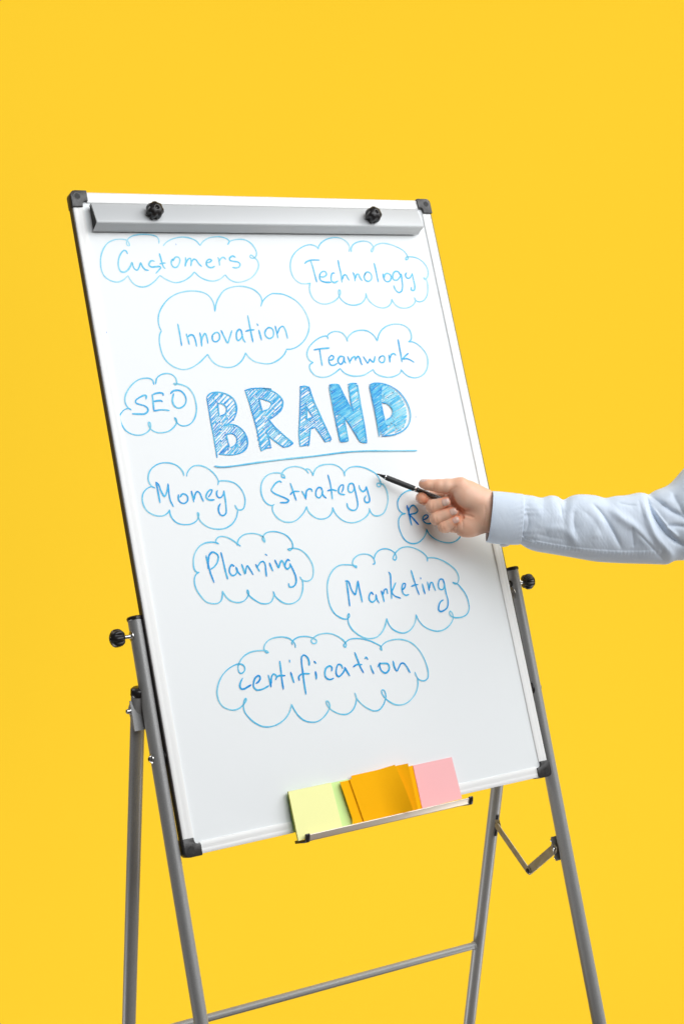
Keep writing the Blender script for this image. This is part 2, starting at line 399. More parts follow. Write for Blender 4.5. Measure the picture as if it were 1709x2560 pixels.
# folding stay between the right front and rear legs
XS = 0.700
A_ = unx(1251, 2064, XS + 0.006); J_ = unx(1321.5, 2176, XS); B_ = unx(1384, 2122, XS)
def link_bar(p, q, w_, x, name, parent):
    p = np.array(p); q = np.array(q); d = q - p; d[0] = 0; ln = np.linalg.norm(d); d /= ln; nrm = np.array([0, -d[2], d[1]])
    out = []
    for t in np.linspace(-math.pi / 2, math.pi / 2, 9): out.append(q + d * (w_ * math.cos(t)) + nrm * (w_ * math.sin(t)))
    for t in np.linspace(math.pi / 2, 3 * math.pi / 2, 9): out.append(p + d * (w_ * math.cos(t)) + nrm * (w_ * math.sin(t)))
    r = [[(x + e, a[1], a[2]) for a in out] for e in (-0.0008, 0.0008)]
    return obj(name, *loft(r), 'stay', parent, bevel=0.0002)
stay = link_bar(B_, J_, 0.0082, XS, 'folding_stay', chart)
link_bar(A_, J_, 0.0066, XS - 0.0022, 'stay_link', stay)
obj('stay_rivet', *lathe((XS + 0.002, J_[1], J_[2]), (-1, 0, 0), [(0, 0.0048), (0.0055, 0.0048), (0.0068, 0.0036), (0.0072, 0.0014)], 20), 'black', stay, smooth='auto')
pf = on_leg('R', B_[1])
ph = [(B_[1] + 0.022, 0), (B_[1] - 0.022, 0)]
zb = pf[2] - RO
v, f = join(box(XS - 0.002, XS + 0.010, B_[1] - 0.021, B_[1] + 0.021, zb - 0.0022, zb - 0.0008),
            extrude_x([(B_[1] + 0.013, zb - 0.001), (B_[1] + 0.007, B_[2] - 0.004), (B_[1] - 0.007, B_[2] - 0.004), (B_[1] - 0.013, zb - 0.001)], XS - 0.0022, XS - 0.0010))
obj('stay_bracket', v, f, 'steel', stay)
for dy in (-0.015, 0.015):
    obj('bracket_screw', *lathe((XS - 0.0005, B_[1] + dy, zb - 0.0030), (-0.5, 0, -1), [(0, 0.0034), (0.0012, 0.0030), (0.0018, 0.0016)], 16), 'steel', stay, smooth='auto')
obj('bracket_rivet', *lathe((XS - 0.0020, B_[1], B_[2]), (-1, 0, 0), [(0, 0.0040), (0.0014, 0.0034), (0.0018, 0.0012)], 18), 'steel', stay, smooth='auto')
prr = rrt + rr_d * ((A_[1] - rrt[1]) / rr_d[1])
v, f = join(box(XS + 0.001, XS + 0.0022, A_[1] - 0.010, A_[1] + 0.012, A_[2] - 0.008, A_[2] + 0.005))
obj('stay_bracket', v, f, 'steel', stay)
a3 = prr + np.array([0, 0, RR]); 
obj('stay_clip', *tube(a3 + np.array([0.0, 0.020, 0.012]), a3 + np.array([0, -0.018, -0.008]), 0.0036, None, 14, ends=0.001), 'black', stay, smooth='auto')

# ------------------------------------------------------------------ tray
TX0, TX1, TY = 0.1950, 0.5085, -0.0168
TP = [(TY + 0.0018, -0.011), (TY, -0.011), (TY, 0.0230), (TY + 0.0012, 0.0262), (TY + 0.0095, 0.0305), (TY + 0.0108, 0.0302), (TY + 0.0108, 0.0288), (TY + 0.0096, 0.0284), (TY + 0.0030, 0.0248), (TY + 0.0018, 0.0222)]
tray = obj('pen_tray', *extrude_x(TP, TX0 + 0.001, TX1 - 0.001), 'tray', chart, smooth=True, bevel=0.0003)
tag(tray, 'narrow metal tray along the lower edge of the board')
cap_prof = [(TY - 0.0014, -0.011), (TY - 0.0014, 0.0235), (TY - 0.0002, 0.0275), (TY + 0.0095, 0.0322), (TY + 0.0124, 0.0318), (TY + 0.0124, 0.0280), (TY + 0.0100, 0.0268), (TY + 0.0045, 0.0240), (TY + 0.0034, 0.0215), (TY + 0.0034, -0.011)]
for x in (TX0, TX1):
    obj('end_cap', *extrude_x(cap_prof, x - 0.0035, x + 0.0035), 'black', tray, smooth=True, bevel=0.0006)
for x in (0.24, 0.46):
    obj('tray_bracket', *box(x - 0.012, x + 0.012, TY + 0.0019, -0.0002, -0.0100, -0.0085), 'tray', tray)

# ------------------------------------------------------------------ handwriting in blue marker
# Strokes are read off photo crops (origin, scale) and carried onto the board's face.
CROP = {'A': (230, 560, 450 / 1568), 'B': (680, 560, 440 / 1568), 'C': (280, 900, 400 / 1568), 'D': (640, 920, 440 / 1568),
        'E': (330, 1120, 370 / 1568), 'F': (620, 1130, 380 / 1568), 'G': (460, 1310, 360 / 1568), 'H': (790, 1340, 410 / 1568),
        'I': (520, 1560, 300 / 1568), 'J': (780, 1560, 320 / 1568), 'K': (960, 1180, 280 / 1568)}
def read(text):
    out, crop = [], 'A'
    for st in text.split(';'):
        pts = []
        for tok in st.split():
            if tok in CROP: crop = tok; continue
            a, b = tok.split(','); ox, oy, s = CROP[crop]
            pts.append((ox + float(a) * s, oy + float(b) * s))
        if pts: out.append(pts)
    return out
rnd = random.Random(11)
LAYER = [0.0]
class Ink:
    def __init__(self): self.V, self.F, self.A = [], [], []
    def stroke(self, pts, width, dens, taper=True, fade=0.25, step=2.2, z=None):
        b = np.array([unproj(u, v)[:2] for u, v in spline(pts, step)])
        if len(b) < 2: return
        t = np.gradient(b, axis=0); t /= np.maximum(np.linalg.norm(t, axis=1), 1e-9)[:, None]
        nn = np.stack([-t[:, 1], t[:, 0]], 1)
        n = len(b); s = np.linspace(0, 1, n); ph = rnd.uniform(0, 9); ph2 = rnd.uniform(0, 9)
        w = width * (1 + 0.10 * np.sin(ph + s * n * 0.13) + 0.06 * np.sin(ph2 + s * n * 0.37))
        d = dens * (1 + fade * np.sin(ph2 + s * (3 + n * 0.035)) + 0.08 * np.sin(ph + s * n * 0.5))
        e = np.minimum(np.arange(n), np.arange(n)[::-1])
        if taper: w = w * np.clip(0.62 + 0.38 * e / 2.0, 0, 1)
        d = d * (1 + 0.22 * np.exp(-e / 2.0))                 # ink pools where the pen stops
        LAYER[0] += 0.0000025
        zz = 0.00025 + LAYER[0] if z is None else z
        k = len(self.V)
        # rounded ends
        ends = []
        for i, sg in ((0, -1), (n - 1, 1)):
            ends.append((b[i] + sg * t[i] * w[i] * 0.42, nn[i], w[i] * 0.5, d[i]))
        rows = [ends[0]] + [(b[i], nn[i], w[i], d[i]) for i in range(n)] + [ends[1]]
        for p, q, ww, dd in rows:
            for sg in (-0.5, 0.5):
                self.V.append((p[0] + q[0] * ww * sg, p[1] + q[1] * ww * sg, zz)); self.A.append(dd)
        for i in range(len(rows) - 1):
            self.F.append((k + 2 * i, k + 2 * i + 1, k + 2 * i + 3, k + 2 * i + 2))
    def build(self, name, label):
        v = np.array(self.V) @ B2W.T + np.array([0, 0, H0])
        me = bpy.data.meshes.new(name); me.from_pydata(v.tolist(), [], self.F)
        at = me.attributes.new('ink', 'FLOAT', 'POINT'); at.data.foreach_set('value', np.array(self.A, dtype=np.float32))
        o = link(name, me, 'ink', board); tag(o, label); return o
CW, TW = 0.0024, 0.0029
def words(word, cloud, text, dc, dt, cw=CW, tw=TW):
    k = Ink()
    for p in read(cloud): k.stroke(p, cw, dc)
    k.build('cloud_outline', 'blue scalloped cloud drawn around the word ' + word)
    k = Ink()
    for p in read(text):
        if len(p) == 2 and math.dist(p[0], p[1]) < 9: k.stroke(p, tw * 1.15, dt)
        else: k.stroke(p, tw, dt)
    k.build('lettering', 'handwritten blue word ' + word)

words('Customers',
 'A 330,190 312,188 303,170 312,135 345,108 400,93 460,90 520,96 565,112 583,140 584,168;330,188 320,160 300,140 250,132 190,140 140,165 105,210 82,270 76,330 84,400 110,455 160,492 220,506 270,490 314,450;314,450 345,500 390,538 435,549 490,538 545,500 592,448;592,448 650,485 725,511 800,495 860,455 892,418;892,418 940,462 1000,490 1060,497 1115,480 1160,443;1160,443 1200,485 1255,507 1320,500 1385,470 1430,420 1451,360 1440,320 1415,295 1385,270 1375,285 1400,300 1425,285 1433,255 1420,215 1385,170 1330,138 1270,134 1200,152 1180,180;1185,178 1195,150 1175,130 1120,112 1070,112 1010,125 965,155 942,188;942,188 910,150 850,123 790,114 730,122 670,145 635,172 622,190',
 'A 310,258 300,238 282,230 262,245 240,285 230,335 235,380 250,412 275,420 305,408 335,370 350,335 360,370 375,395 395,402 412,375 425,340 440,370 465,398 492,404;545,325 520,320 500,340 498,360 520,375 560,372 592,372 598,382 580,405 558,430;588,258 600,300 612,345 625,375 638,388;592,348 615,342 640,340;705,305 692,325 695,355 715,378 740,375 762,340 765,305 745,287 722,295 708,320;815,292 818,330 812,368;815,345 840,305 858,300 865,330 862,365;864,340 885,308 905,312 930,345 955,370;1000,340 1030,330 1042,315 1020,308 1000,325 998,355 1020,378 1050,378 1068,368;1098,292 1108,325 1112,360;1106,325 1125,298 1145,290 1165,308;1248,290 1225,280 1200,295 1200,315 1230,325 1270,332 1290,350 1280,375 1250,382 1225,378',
 0.50, 0.75)  # paler ink paints in the glare that washes out the top words
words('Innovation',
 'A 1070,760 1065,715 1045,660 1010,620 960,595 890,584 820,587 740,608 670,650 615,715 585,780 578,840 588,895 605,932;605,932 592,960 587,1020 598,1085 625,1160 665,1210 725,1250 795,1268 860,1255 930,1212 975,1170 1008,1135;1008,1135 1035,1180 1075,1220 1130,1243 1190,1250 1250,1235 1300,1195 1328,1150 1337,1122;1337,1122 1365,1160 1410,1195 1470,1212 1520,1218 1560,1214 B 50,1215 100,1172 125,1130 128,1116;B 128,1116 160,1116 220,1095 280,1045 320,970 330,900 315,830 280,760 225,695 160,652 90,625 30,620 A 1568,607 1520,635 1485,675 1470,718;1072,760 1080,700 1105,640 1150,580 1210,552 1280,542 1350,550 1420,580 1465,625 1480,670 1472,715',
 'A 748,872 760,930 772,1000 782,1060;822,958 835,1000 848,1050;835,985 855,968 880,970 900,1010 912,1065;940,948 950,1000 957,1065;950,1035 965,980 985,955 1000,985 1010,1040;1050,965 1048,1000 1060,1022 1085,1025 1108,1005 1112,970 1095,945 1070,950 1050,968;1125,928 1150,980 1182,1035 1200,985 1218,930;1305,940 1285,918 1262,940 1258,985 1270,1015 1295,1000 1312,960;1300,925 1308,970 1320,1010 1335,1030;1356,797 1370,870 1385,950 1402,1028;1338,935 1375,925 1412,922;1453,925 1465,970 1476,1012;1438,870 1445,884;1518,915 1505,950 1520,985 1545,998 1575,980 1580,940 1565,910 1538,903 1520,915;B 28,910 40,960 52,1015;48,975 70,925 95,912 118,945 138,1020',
 0.66, 1.15)  # ink lightened to carry the glare near the top
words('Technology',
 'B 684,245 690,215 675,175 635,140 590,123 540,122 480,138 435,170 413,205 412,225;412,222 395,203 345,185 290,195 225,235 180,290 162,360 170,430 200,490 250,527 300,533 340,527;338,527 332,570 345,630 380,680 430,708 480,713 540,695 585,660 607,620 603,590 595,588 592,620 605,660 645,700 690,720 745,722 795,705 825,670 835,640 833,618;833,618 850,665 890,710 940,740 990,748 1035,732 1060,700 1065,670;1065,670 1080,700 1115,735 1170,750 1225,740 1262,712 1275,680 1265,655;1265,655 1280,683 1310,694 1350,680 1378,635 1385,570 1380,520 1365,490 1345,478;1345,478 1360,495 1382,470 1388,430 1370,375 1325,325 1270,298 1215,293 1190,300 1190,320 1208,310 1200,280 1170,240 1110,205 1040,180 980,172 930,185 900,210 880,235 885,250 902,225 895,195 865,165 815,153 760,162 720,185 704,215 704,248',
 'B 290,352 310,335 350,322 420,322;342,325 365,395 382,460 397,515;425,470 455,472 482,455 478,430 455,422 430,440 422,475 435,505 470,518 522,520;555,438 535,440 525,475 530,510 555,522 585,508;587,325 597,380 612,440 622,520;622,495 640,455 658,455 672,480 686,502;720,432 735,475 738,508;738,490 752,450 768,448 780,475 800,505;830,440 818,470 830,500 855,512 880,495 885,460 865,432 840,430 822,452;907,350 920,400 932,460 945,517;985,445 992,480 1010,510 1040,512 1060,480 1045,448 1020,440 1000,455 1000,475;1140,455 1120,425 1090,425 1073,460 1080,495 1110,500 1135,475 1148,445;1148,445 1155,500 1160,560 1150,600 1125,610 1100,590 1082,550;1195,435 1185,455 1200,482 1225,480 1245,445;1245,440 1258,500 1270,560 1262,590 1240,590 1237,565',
 0.55, 0.95)  # top glare is put into paler ink here too
words('Teamwork',
 'B 498,1025 490,1003 470,998 420,1015 365,1055 325,1105 310,1160 325,1205 345,1225 365,1233;365,1233 340,1250 332,1275 345,1310 385,1350 440,1366 500,1358 560,1325 605,1288;605,1288 640,1325 695,1350 755,1356 820,1345 870,1315 898,1297;898,1297 920,1330 970,1355 1040,1366 1100,1352 1140,1325 1147,1298;1147,1298 1180,1335 1225,1363 1280,1370 1340,1345 1375,1295 1385,1230 1375,1170 1340,1115 1290,1070 1245,1050 1212,1050;1212,1050 1235,1030 1238,990 1215,935 1160,900 1090,892 1020,910 970,950 945,1000 935,1042;935,1042 905,995 850,955 790,946 730,960 690,990 670,1020 671,1045;671,1045 655,1005 620,970 570,957 530,965 500,985 490,1003',
 'B 370,1122 430,1112 508,1105;422,1115 430,1170 438,1220 446,1262;510,1215 540,1205 548,1185 530,1172 508,1190 506,1225 520,1255 550,1258 578,1243;635,1182 605,1180 588,1205 590,1235 610,1250 635,1225 640,1185;640,1185 642,1220 655,1240;672,1182 685,1215 692,1240;692,1225 715,1190 735,1182 742,1215;742,1205 765,1180 780,1200 790,1235 802,1255;812,1183 835,1220 850,1240 870,1205 882,1220 900,1230 912,1200 915,1180;960,1185 950,1210 965,1232 990,1232 1002,1205 995,1178 970,1178 952,1195;1038,1168 1045,1200 1048,1230;1047,1200 1060,1165 1080,1155 1100,1168;1120,1030 1132,1095 1145,1165 1155,1230;1210,1153 1185,1175 1158,1205;1158,1205 1195,1200 1235,1215 1262,1233',
 0.70, 1.30)
words('SEO',
 'C 410,240 402,205 375,183 330,178 270,190 210,230 160,290 132,350 128,400 142,445 165,475 190,490;190,490 165,475 120,490 85,530 75,555 92,620 130,685 180,720 245,737 310,728 360,695 380,650 372,615 360,610 362,645 395,690 440,710 490,713 550,700 600,665 630,625 635,600 622,570 615,568 635,610 670,640 715,646 770,625 810,570 828,490 820,410 795,335 750,275 690,245 640,235 605,232 625,245 635,225 625,180 590,145 540,132 480,145 440,180 428,235',
 'C 335,383 335,350 315,347 275,365 235,395 235,420 270,435 320,450 350,475 350,505 320,528 260,530 200,528;395,340 402,400 412,500;395,342 430,328 470,322 500,330 502,348;408,408 445,400 480,400 495,410;412,500 470,490 520,490 562,496;605,330 592,390 605,440 640,470 675,468 715,435 727,390 710,340 675,305 630,297 595,308 575,330',
 0.85, 1.25)
words('Money',
 'E 550,295 540,255 500,205 440,170 370,157 300,163 235,195 190,245 172,310 180,360 210,405 245,425;245,425 210,410 160,430 120,480 110,545 125,610 165,670 220,705 290,722 345,712 385,680 398,655;398,655 405,700 430,750 480,795 550,812 620,807 675,780 700,745 708,700 697,685 697,720 730,780 790,830 860,855 930,860 1000,845 1065,800 1105,735 1120,660;1090,605 1115,650 1150,657 1180,640 1197,580 1190,510 1150,430 1090,375 1020,352 960,348 920,355 910,390;910,390 915,355 890,300 840,245 780,205 710,185 650,193 605,230 582,275 580,300',
 'E 298,580 285,510 270,430 255,362;255,362 280,385 310,460 345,512 365,480 380,420 382,380;382,380 390,460 405,550 440,622;492,495 495,550 520,580 555,587 588,560 590,520 570,495 535,488 510,520;630,458 642,510 655,572;655,550 670,490 690,462 715,475 740,530 757,565;810,520 840,475 848,445 825,445 795,480 785,520 810,548 845,552 872,548;905,450 895,480 910,520 940,525 965,495 975,455;972,455 985,530 997,630 995,690 970,715 940,710 918,670 920,620 935,592',
 0.85, 1.50)
words('Strategy',
 'F 380,268 350,260 345,235 365,195 420,160 490,150 550,162 600,190 622,220;380,265 370,240 340,222 280,215 220,228 170,265 140,320 132,390 145,460 180,520 215,545 250,552 270,540;255,548 250,590 270,640 315,690 370,718 430,725 490,708 550,655 585,605 602,562;602,562 620,610 660,655 710,685 765,692 820,675 855,640 870,600 870,572;870,572 890,620 940,680 1000,718 1070,730 1140,715 1200,680 1240,635 1250,600 1248,582;1248,582 1265,625 1300,655 1340,658 1390,635 1425,570 1440,490 1430,410 1400,345 1365,325 1330,325 1330,350 1352,360 1367,335 1350,275 1315,225 1250,185 1180,158 1100,150 1045,162 1010,190 995,215 995,248;995,245 985,205 945,160 890,132 830,127 760,135 710,160 680,200 668,245;668,245 655,210 630,180 600,175 592,190',
 'F 343,313 325,302 290,318 255,360 240,395 260,420 320,450 390,480 417,500 400,520 330,523;435,322 455,380 478,450 495,498;435,440 465,410 528,407;555,405 580,450 597,488;597,470 600,410 625,382 650,385 660,408;765,400 750,370 720,370 698,415 705,460 735,472 765,430 768,395;768,395 765,430 780,455 803,475;823,238 845,320 860,410 868,485;818,400 860,390 912,400;965,415 980,375 980,342 960,342 935,375 932,415 955,435 995,440;1090,350 1075,325 1045,330 1030,370 1040,410 1070,415 1092,380 1090,340;1090,345 1105,410 1125,500 1128,560 1105,598 1065,600 1030,575 1018,530;1142,345 1155,385 1180,408 1205,395 1218,355;1218,355 1235,420 1252,490 1245,515 1215,520 1198,490 1212,450',
 0.78, 1.45)
words('Planning',
 'G 612,240 580,215 520,172 460,143 405,135 365,150 345,190 355,210 378,215;378,217 350,203 300,198 240,205 185,230 140,280 110,345 102,420 112,490 140,525 165,527;165,527 135,545 115,590 115,645 140,720 190,795 245,850 310,867 370,862 405,830 417,780 418,730;418,730 445,775 490,825 545,850 600,855 655,835 690,795 705,750 690,718 688,745 720,790 780,835 840,865 900,868 945,850 970,805 978,765 970,735;970,735 995,790 1050,840 1100,865 1150,870 1205,855 1255,815 1285,740 1293,670 1285,605;1262,575 1280,605 1320,622 1365,615 1395,585 1407,510 1395,440 1355,365 1300,305 1240,272 1180,265 1130,275 1150,288 1180,260 1180,215 1145,155 1090,112 1020,88 950,83 890,100 860,135 858,175 880,197 875,165 845,130 785,107 715,103 650,118 600,160 582,205 580,232',
 'G 240,345 260,430 290,540 327,638;262,485 265,400 275,340 305,308 345,318 372,350 365,410 330,465 290,492;402,310 425,400 450,510 475,598;545,460 520,445 497,480 497,530 525,562 560,550 580,500 565,470;565,470 580,510 600,540 620,558;627,440 650,500 665,540 675,490 688,455 715,490 752,552;780,440 800,480 822,515;800,465 830,420 860,408 882,440 890,510 897,570;930,425 950,475 968,512;885,330 900,340;988,392 1010,440 1028,475 1045,425 1062,398 1085,430 1095,465;1148,400 1130,388 1105,425 1100,470 1125,490 1148,470 1155,430;1152,432 1185,500 1215,575 1218,640 1190,680 1150,685 1137,648',
 0.85, 1.55)
words('Marketing',
 'H 540,268 558,265 550,220 515,185 450,172 390,190 350,235 350,275 385,305;385,303 385,290 350,280 280,275 225,280 170,315 125,385 107,460 110,560 130,660 170,735 220,775 275,795 300,790 318,765 310,742 302,760 308,830 340,890 390,935 450,970 515,980 580,965 630,915 660,850 672,788;672,788 690,840 735,895 790,922 840,927 890,905 930,855 950,800 952,752;952,752 980,810 1030,865 1100,900 1160,910 1220,895 1275,850 1305,790 1300,745 1278,717 1270,735 1285,765 1320,780 1390,775 1435,750 1458,700 1452,630 1425,555 1385,500 1345,458 1302,445 1330,460 1350,445 1360,400 1340,340 1285,285 1215,240 1140,212 1090,207 1060,215 1060,242;1062,240 1055,200 1010,155 940,118 870,103 810,115 770,145 745,180 733,215 750,232 765,210 750,165 710,135 655,122 600,138 565,175 552,220',
 'H 278,432 300,428;320,670 310,590 300,510 290,435;295,430 310,440 335,510 370,560 385,510 397,430;397,430 415,520 440,632;545,560 525,540 505,575 510,615 535,632 565,610 570,560;570,560 580,605 600,640;622,525 638,580 648,628;640,560 650,515 670,508 680,552;692,347 705,365 712,460 720,600;758,448 735,500 722,535 745,570 805,595;822,515 845,490 848,455 828,458 818,500 830,550 855,568 882,560;905,330 930,410 955,490 982,560;908,482 940,468 970,465;1012,458 1025,510 1038,552;995,400 997,409;1060,440 1070,480 1078,522;1078,505 1090,450 1105,445 1122,485 1138,522;1222,455 1205,415 1180,415 1165,460 1175,505 1205,512 1222,480 1222,445;1222,450 1235,530 1258,630 1245,690 1190,722 1170,710 1172,660 1190,625 1212,612',
 0.88, 1.60)
words('certification',
 'I 1140,308 1135,265 1110,230 1060,190 980,170 900,173 820,195 760,240 730,300 735,340 760,375 790,375;790,373 775,355 720,347 640,350 550,370 480,410 430,465 400,525 392,580 410,635 435,645 470,620 480,575 455,535 405,522 340,540 250,600 175,690 130,800 118,900 140,1000 190,1075 260,1112 330,1125 400,1105 460,1055 500,990 490,970 470,1010 462,1080 480,1150 530,1220 610,1290 700,1335 780,1345 860,1330 950,1285 1020,1220 1070,1130 1088,1050;1088,1050 1130,1130 1190,1210 1260,1262 1350,1283 1430,1272 1510,1215 J 205,1045 215,1000 195,950 172,945 180,985 220,1040 280,1080 350,1105 420,1105 480,1070 520,1010 540,930 538,890 520,845;520,845 550,920 610,985 680,1035 760,1065 820,1050 870,990 895,920 900,870 875,810 852,808 850,840 890,905 950,955 1020,988 1090,990 1160,965 1230,900 1275,820 1292,740 1288,670;1255,590 1280,650 1320,688 1370,695 1410,665 1418,600 1400,510 1350,390 1290,300 1210,230 1120,195 1030,188 940,205 875,240 842,280 830,300 850,320 838,275 780,240 700,205 600,182 520,178 450,192 405,230 385,265 405,285 415,250 380,200 310,150 230,120 160,115 80,130 20,165 I 1345,220 1370,255 1410,245 1415,215 1380,190 1320,168 1250,162 1180,172 1120,205 1095,240 1102,270',
 'I 450,708 425,760 415,810 430,845 465,850 520,820 562,795;625,778 665,745 680,700 660,675 620,700 595,765 595,820 630,860 680,860 735,840 790,808;785,668 805,740 822,822;822,790 830,690 850,655 880,665 895,690 880,730;935,485 950,600 965,740 983,850;895,690 930,675 1003,675;1078,632 1100,700 1120,765;1062,472 1066,498;1320,540 1315,480 1290,430 1245,405 1222,430 1220,500 1235,620 1255,780 1278,920;1190,735 1185,690 1210,660 1260,650 1325,650;1400,620 1410,670 1413,720;1385,490 1408,512;J 238,575 240,530 215,515 175,535 155,590 165,650 200,678 240,675 262,662;372,545 355,505 320,495 295,550 297,620 325,643 370,605 400,545 395,530;395,530 425,580 458,635;520,350 555,440 590,530 627,597;503,525 540,500 608,497;712,505 730,560 753,607;645,425 658,405 678,432;825,475 825,520 850,575 895,600 930,575 942,530 925,490 870,482 820,490 802,525;988,455 1010,540 1035,575 1060,530 1085,485 1115,480 1150,515 1195,595',
 0.85, 1.70, CW * 0.95, TW)
k = Ink()
for p in read('K 425,255 370,255 300,275 230,330 190,400 185,460 205,530 250,575 295,583;295,583 245,595 205,650 198,730 220,830 270,930 330,985 400,1003 470,990 540,930 580,860 587,800;587,800 610,850 670,915 750,960 850,988 930,990 1000,965 1050,920 1075,870'): k.stroke(p, CW, 1.05)
k.build('cloud_outline', 'blue scalloped cloud partly hidden behind the hand')
k = Ink()
for p in read('K 315,470 335,540 355,640 380,745;340,600 345,530 370,480 410,468 440,495 465,540 440,575 360,600 400,650 475,738;545,670 590,650 612,620 585,600 550,620 535,660 560,705 610,725 655,715 690,690'): k.stroke(p, TW, 2.4)
k.build('lettering', 'handwritten letters Re beginning a word hidden by the hand')

# BRAND: outlined capitals filled with scribbled hatching
def inside_segments(polys, p, d):
    ts = []
    for poly in polys:
        q = np.asarray(poly); r = np.roll(q, -1, 0)
        for a, b in zip(q, r):
            e = b - a; den = d[0] * e[1] - d[1] * e[0]
            if abs(den) < 1e-9: continue
            w_ = a - p; t = (w_[0] * e[1] - w_[1] * e[0]) / den; s = (w_[0] * d[1] - w_[1] * d[0]) / den
            if 0 <= s < 1: ts.append(t)
    ts.sort(); return [(ts[i], ts[i + 1]) for i in range(0, len(ts) - 1, 2)]
def poly_of(text):
    return np.vstack([spline(p, 3.0) for p in read(text)])
def hatch(k, polys, ang, gap, width, dens, jit, maxlen, drop=0.0):
    d = np.array([math.cos(ang), -math.sin(ang)]); nrm = np.array([-d[1], d[0]])
    allp = np.vstack(polys); lo, hi = (allp @ nrm).min(), (allp @ nrm).max(); o = lo + gap * 0.6; flip = False; last = None
    while o < hi:
        a2 = rnd.uniform(-0.07, 0.07); dd = np.array([math.cos(ang + a2), -math.sin(ang + a2)])
        base = nrm * o + d * ((allp @ d).mean())
        for t0, t1 in inside_segments(polys, base, dd):
            ln = t1 - t0
            if ln < 4: continue
            n = max(1, int(round(ln / maxlen)))
            cuts = np.linspace(t0, t1, n + 1); cuts[1:-1] += np.array([rnd.uniform(-0.2, 0.2) * maxlen for _ in range(n - 1)])
            for c0, c1 in zip(cuts[:-1], cuts[1:]):
                if rnd.random() < drop: continue
                s0 = c0 + rnd.uniform(0.2, 1) * jit; s1 = c1 - rnd.uniform(0.2, 1) * jit
                if s1 - s0 < 2.5: continue
                A_, B_ = base + dd * s0, base + dd * s1; mid = (A_ + B_) / 2 + nrm * rnd.uniform(-0.9, 0.9)
                pts = [A_, mid, B_]
                if rnd.random() < 0.55: pts.append(B_ + nrm * gap * 0.8 - dd * rnd.uniform(2, 6))
                k.stroke(pts, width * rnd.uniform(0.75, 1.2), dens * rnd.uniform(0.55, 1.35), step=3.0)
        o += gap * rnd.uniform(0.75, 1.3)
BR = {
 'B': ('C 930,370 938,420 950,490 970,610 995,740 1030,955;930,360 960,330 1000,318 1060,318 1130,340 1190,385 1218,450 1218,510 1195,570 1150,615 1090,645;1090,645 1150,632 1210,640 1270,680 1310,735 1328,800 1318,860 1280,900 1210,925 1130,930 1045,920;1035,425 1040,480 1050,548;1035,425 1080,430 1115,460 1122,495 1105,530 1060,550;1120,730 1132,790 1150,855;1120,730 1170,720 1210,745 1225,790 1205,835 1160,860',
       'C 930,350 1000,318 1060,318 1130,340 1190,385 1218,450 1218,510 1195,570 1150,615 1120,635 1150,632 1210,640 1270,680 1310,735 1328,800 1318,860 1280,900 1210,925 1130,930 1028,918 995,740 970,610 950,490 932,400',
       ('C 1035,425 1080,430 1115,460 1122,495 1105,530 1052,550 1040,480', 'C 1120,730 1170,720 1210,745 1225,790 1205,835 1150,860 1132,790'),
       (0.82, 4.4, 0.0018, 1.5, 3.0, 26, 0.06)),
 'R': ('C 1305,300 1340,400 1375,520 1410,650 1440,780 1460,888;C 1300,300 1360,282 1440,278 1500,280 1560,288 D 60,182 130,200 190,235 230,280 238,320 220,375 180,415 125,455;D 110,462 170,530 240,595 328,670;328,672 290,695 243,707;243,707 180,660 120,612 92,572;92,572 100,590 115,640 130,710;135,710 90,715 45,738;25,268 35,320 55,385;25,268 80,285 135,310 132,335 110,365 55,388',
       'C 1305,298 1360,282 1440,278 1500,280 1560,288 D 60,182 130,200 190,235 230,280 238,320 220,375 180,415 125,455 170,530 240,595 325,668 243,705 180,660 120,612 100,590 128,705 45,732 -6,540 -40,400 -70,280 ',
       ('D 25,268 80,285 135,310 132,335 110,365 55,388 35,320',), (0.80, 4.2, 0.0019, 1.4, 3.0, 28, 0.05)),
 'A': ('D 395,170 392,300 388,450 382,590 390,695;390,168 430,163 470,172;470,172 510,290 560,400 610,515 668,635;668,638 612,660;612,655 570,590 525,530;525,530 480,540;482,540 475,600 470,680;470,683 390,697;452,350 448,460;452,350 480,400 505,438;505,440 450,460',
       'D 395,170 430,163 470,172 510,290 560,400 610,515 665,635 612,655 570,590 525,530 482,540 475,600 470,680 392,695 382,590 388,450 392,300',
       ('D 452,350 480,400 505,438 448,460',), (0.62, 4.2, 0.0019, 1.35, 2.6, 26, 0.05)),
 'N': ('D 650,152 690,148 732,150;732,150 770,225 815,310 858,385;858,385 840,290 822,160;815,148 850,140 892,140;898,150 912,240 940,400 965,540 982,668;982,668 925,660;925,660 870,570 820,490 782,438;782,438 790,500 805,580 818,650;818,652 750,657;748,657 710,480 675,310 650,165',
       'D 650,152 732,150 770,225 815,310 858,385 840,290 822,150 892,142 912,240 940,400 965,540 980,665 925,660 870,570 820,490 782,438 790,500 805,580 818,650 750,655 710,480 675,310',
       (), (0.62, 3.9, 0.0022, 1.1, 2.2, 34, 0.03)),
 'D': ('D 1008,160 1030,270 1060,410 1080,520 1095,610;1010,150 1050,138 1110,140 1180,160 1250,200 1310,265 1355,350 1370,430 1355,500 1310,555 1240,590 1180,603 1115,608;1112,340 1125,400 1142,462;1115,308 1165,320 1205,360 1215,395 1195,440 1155,465',
       'D 1010,152 1050,140 1110,142 1180,165 1240,205 1290,270 1325,340 1338,420 1325,490 1285,545 1230,575 1180,595 1115,605 1080,520 1060,410 1030,270',
       ('D 1112,308 1165,320 1205,360 1215,395 1195,440 1145,465 1125,400',), (0.55, 4.1, 0.0022, 0.85, 2.5, 36, 0.03)),
}
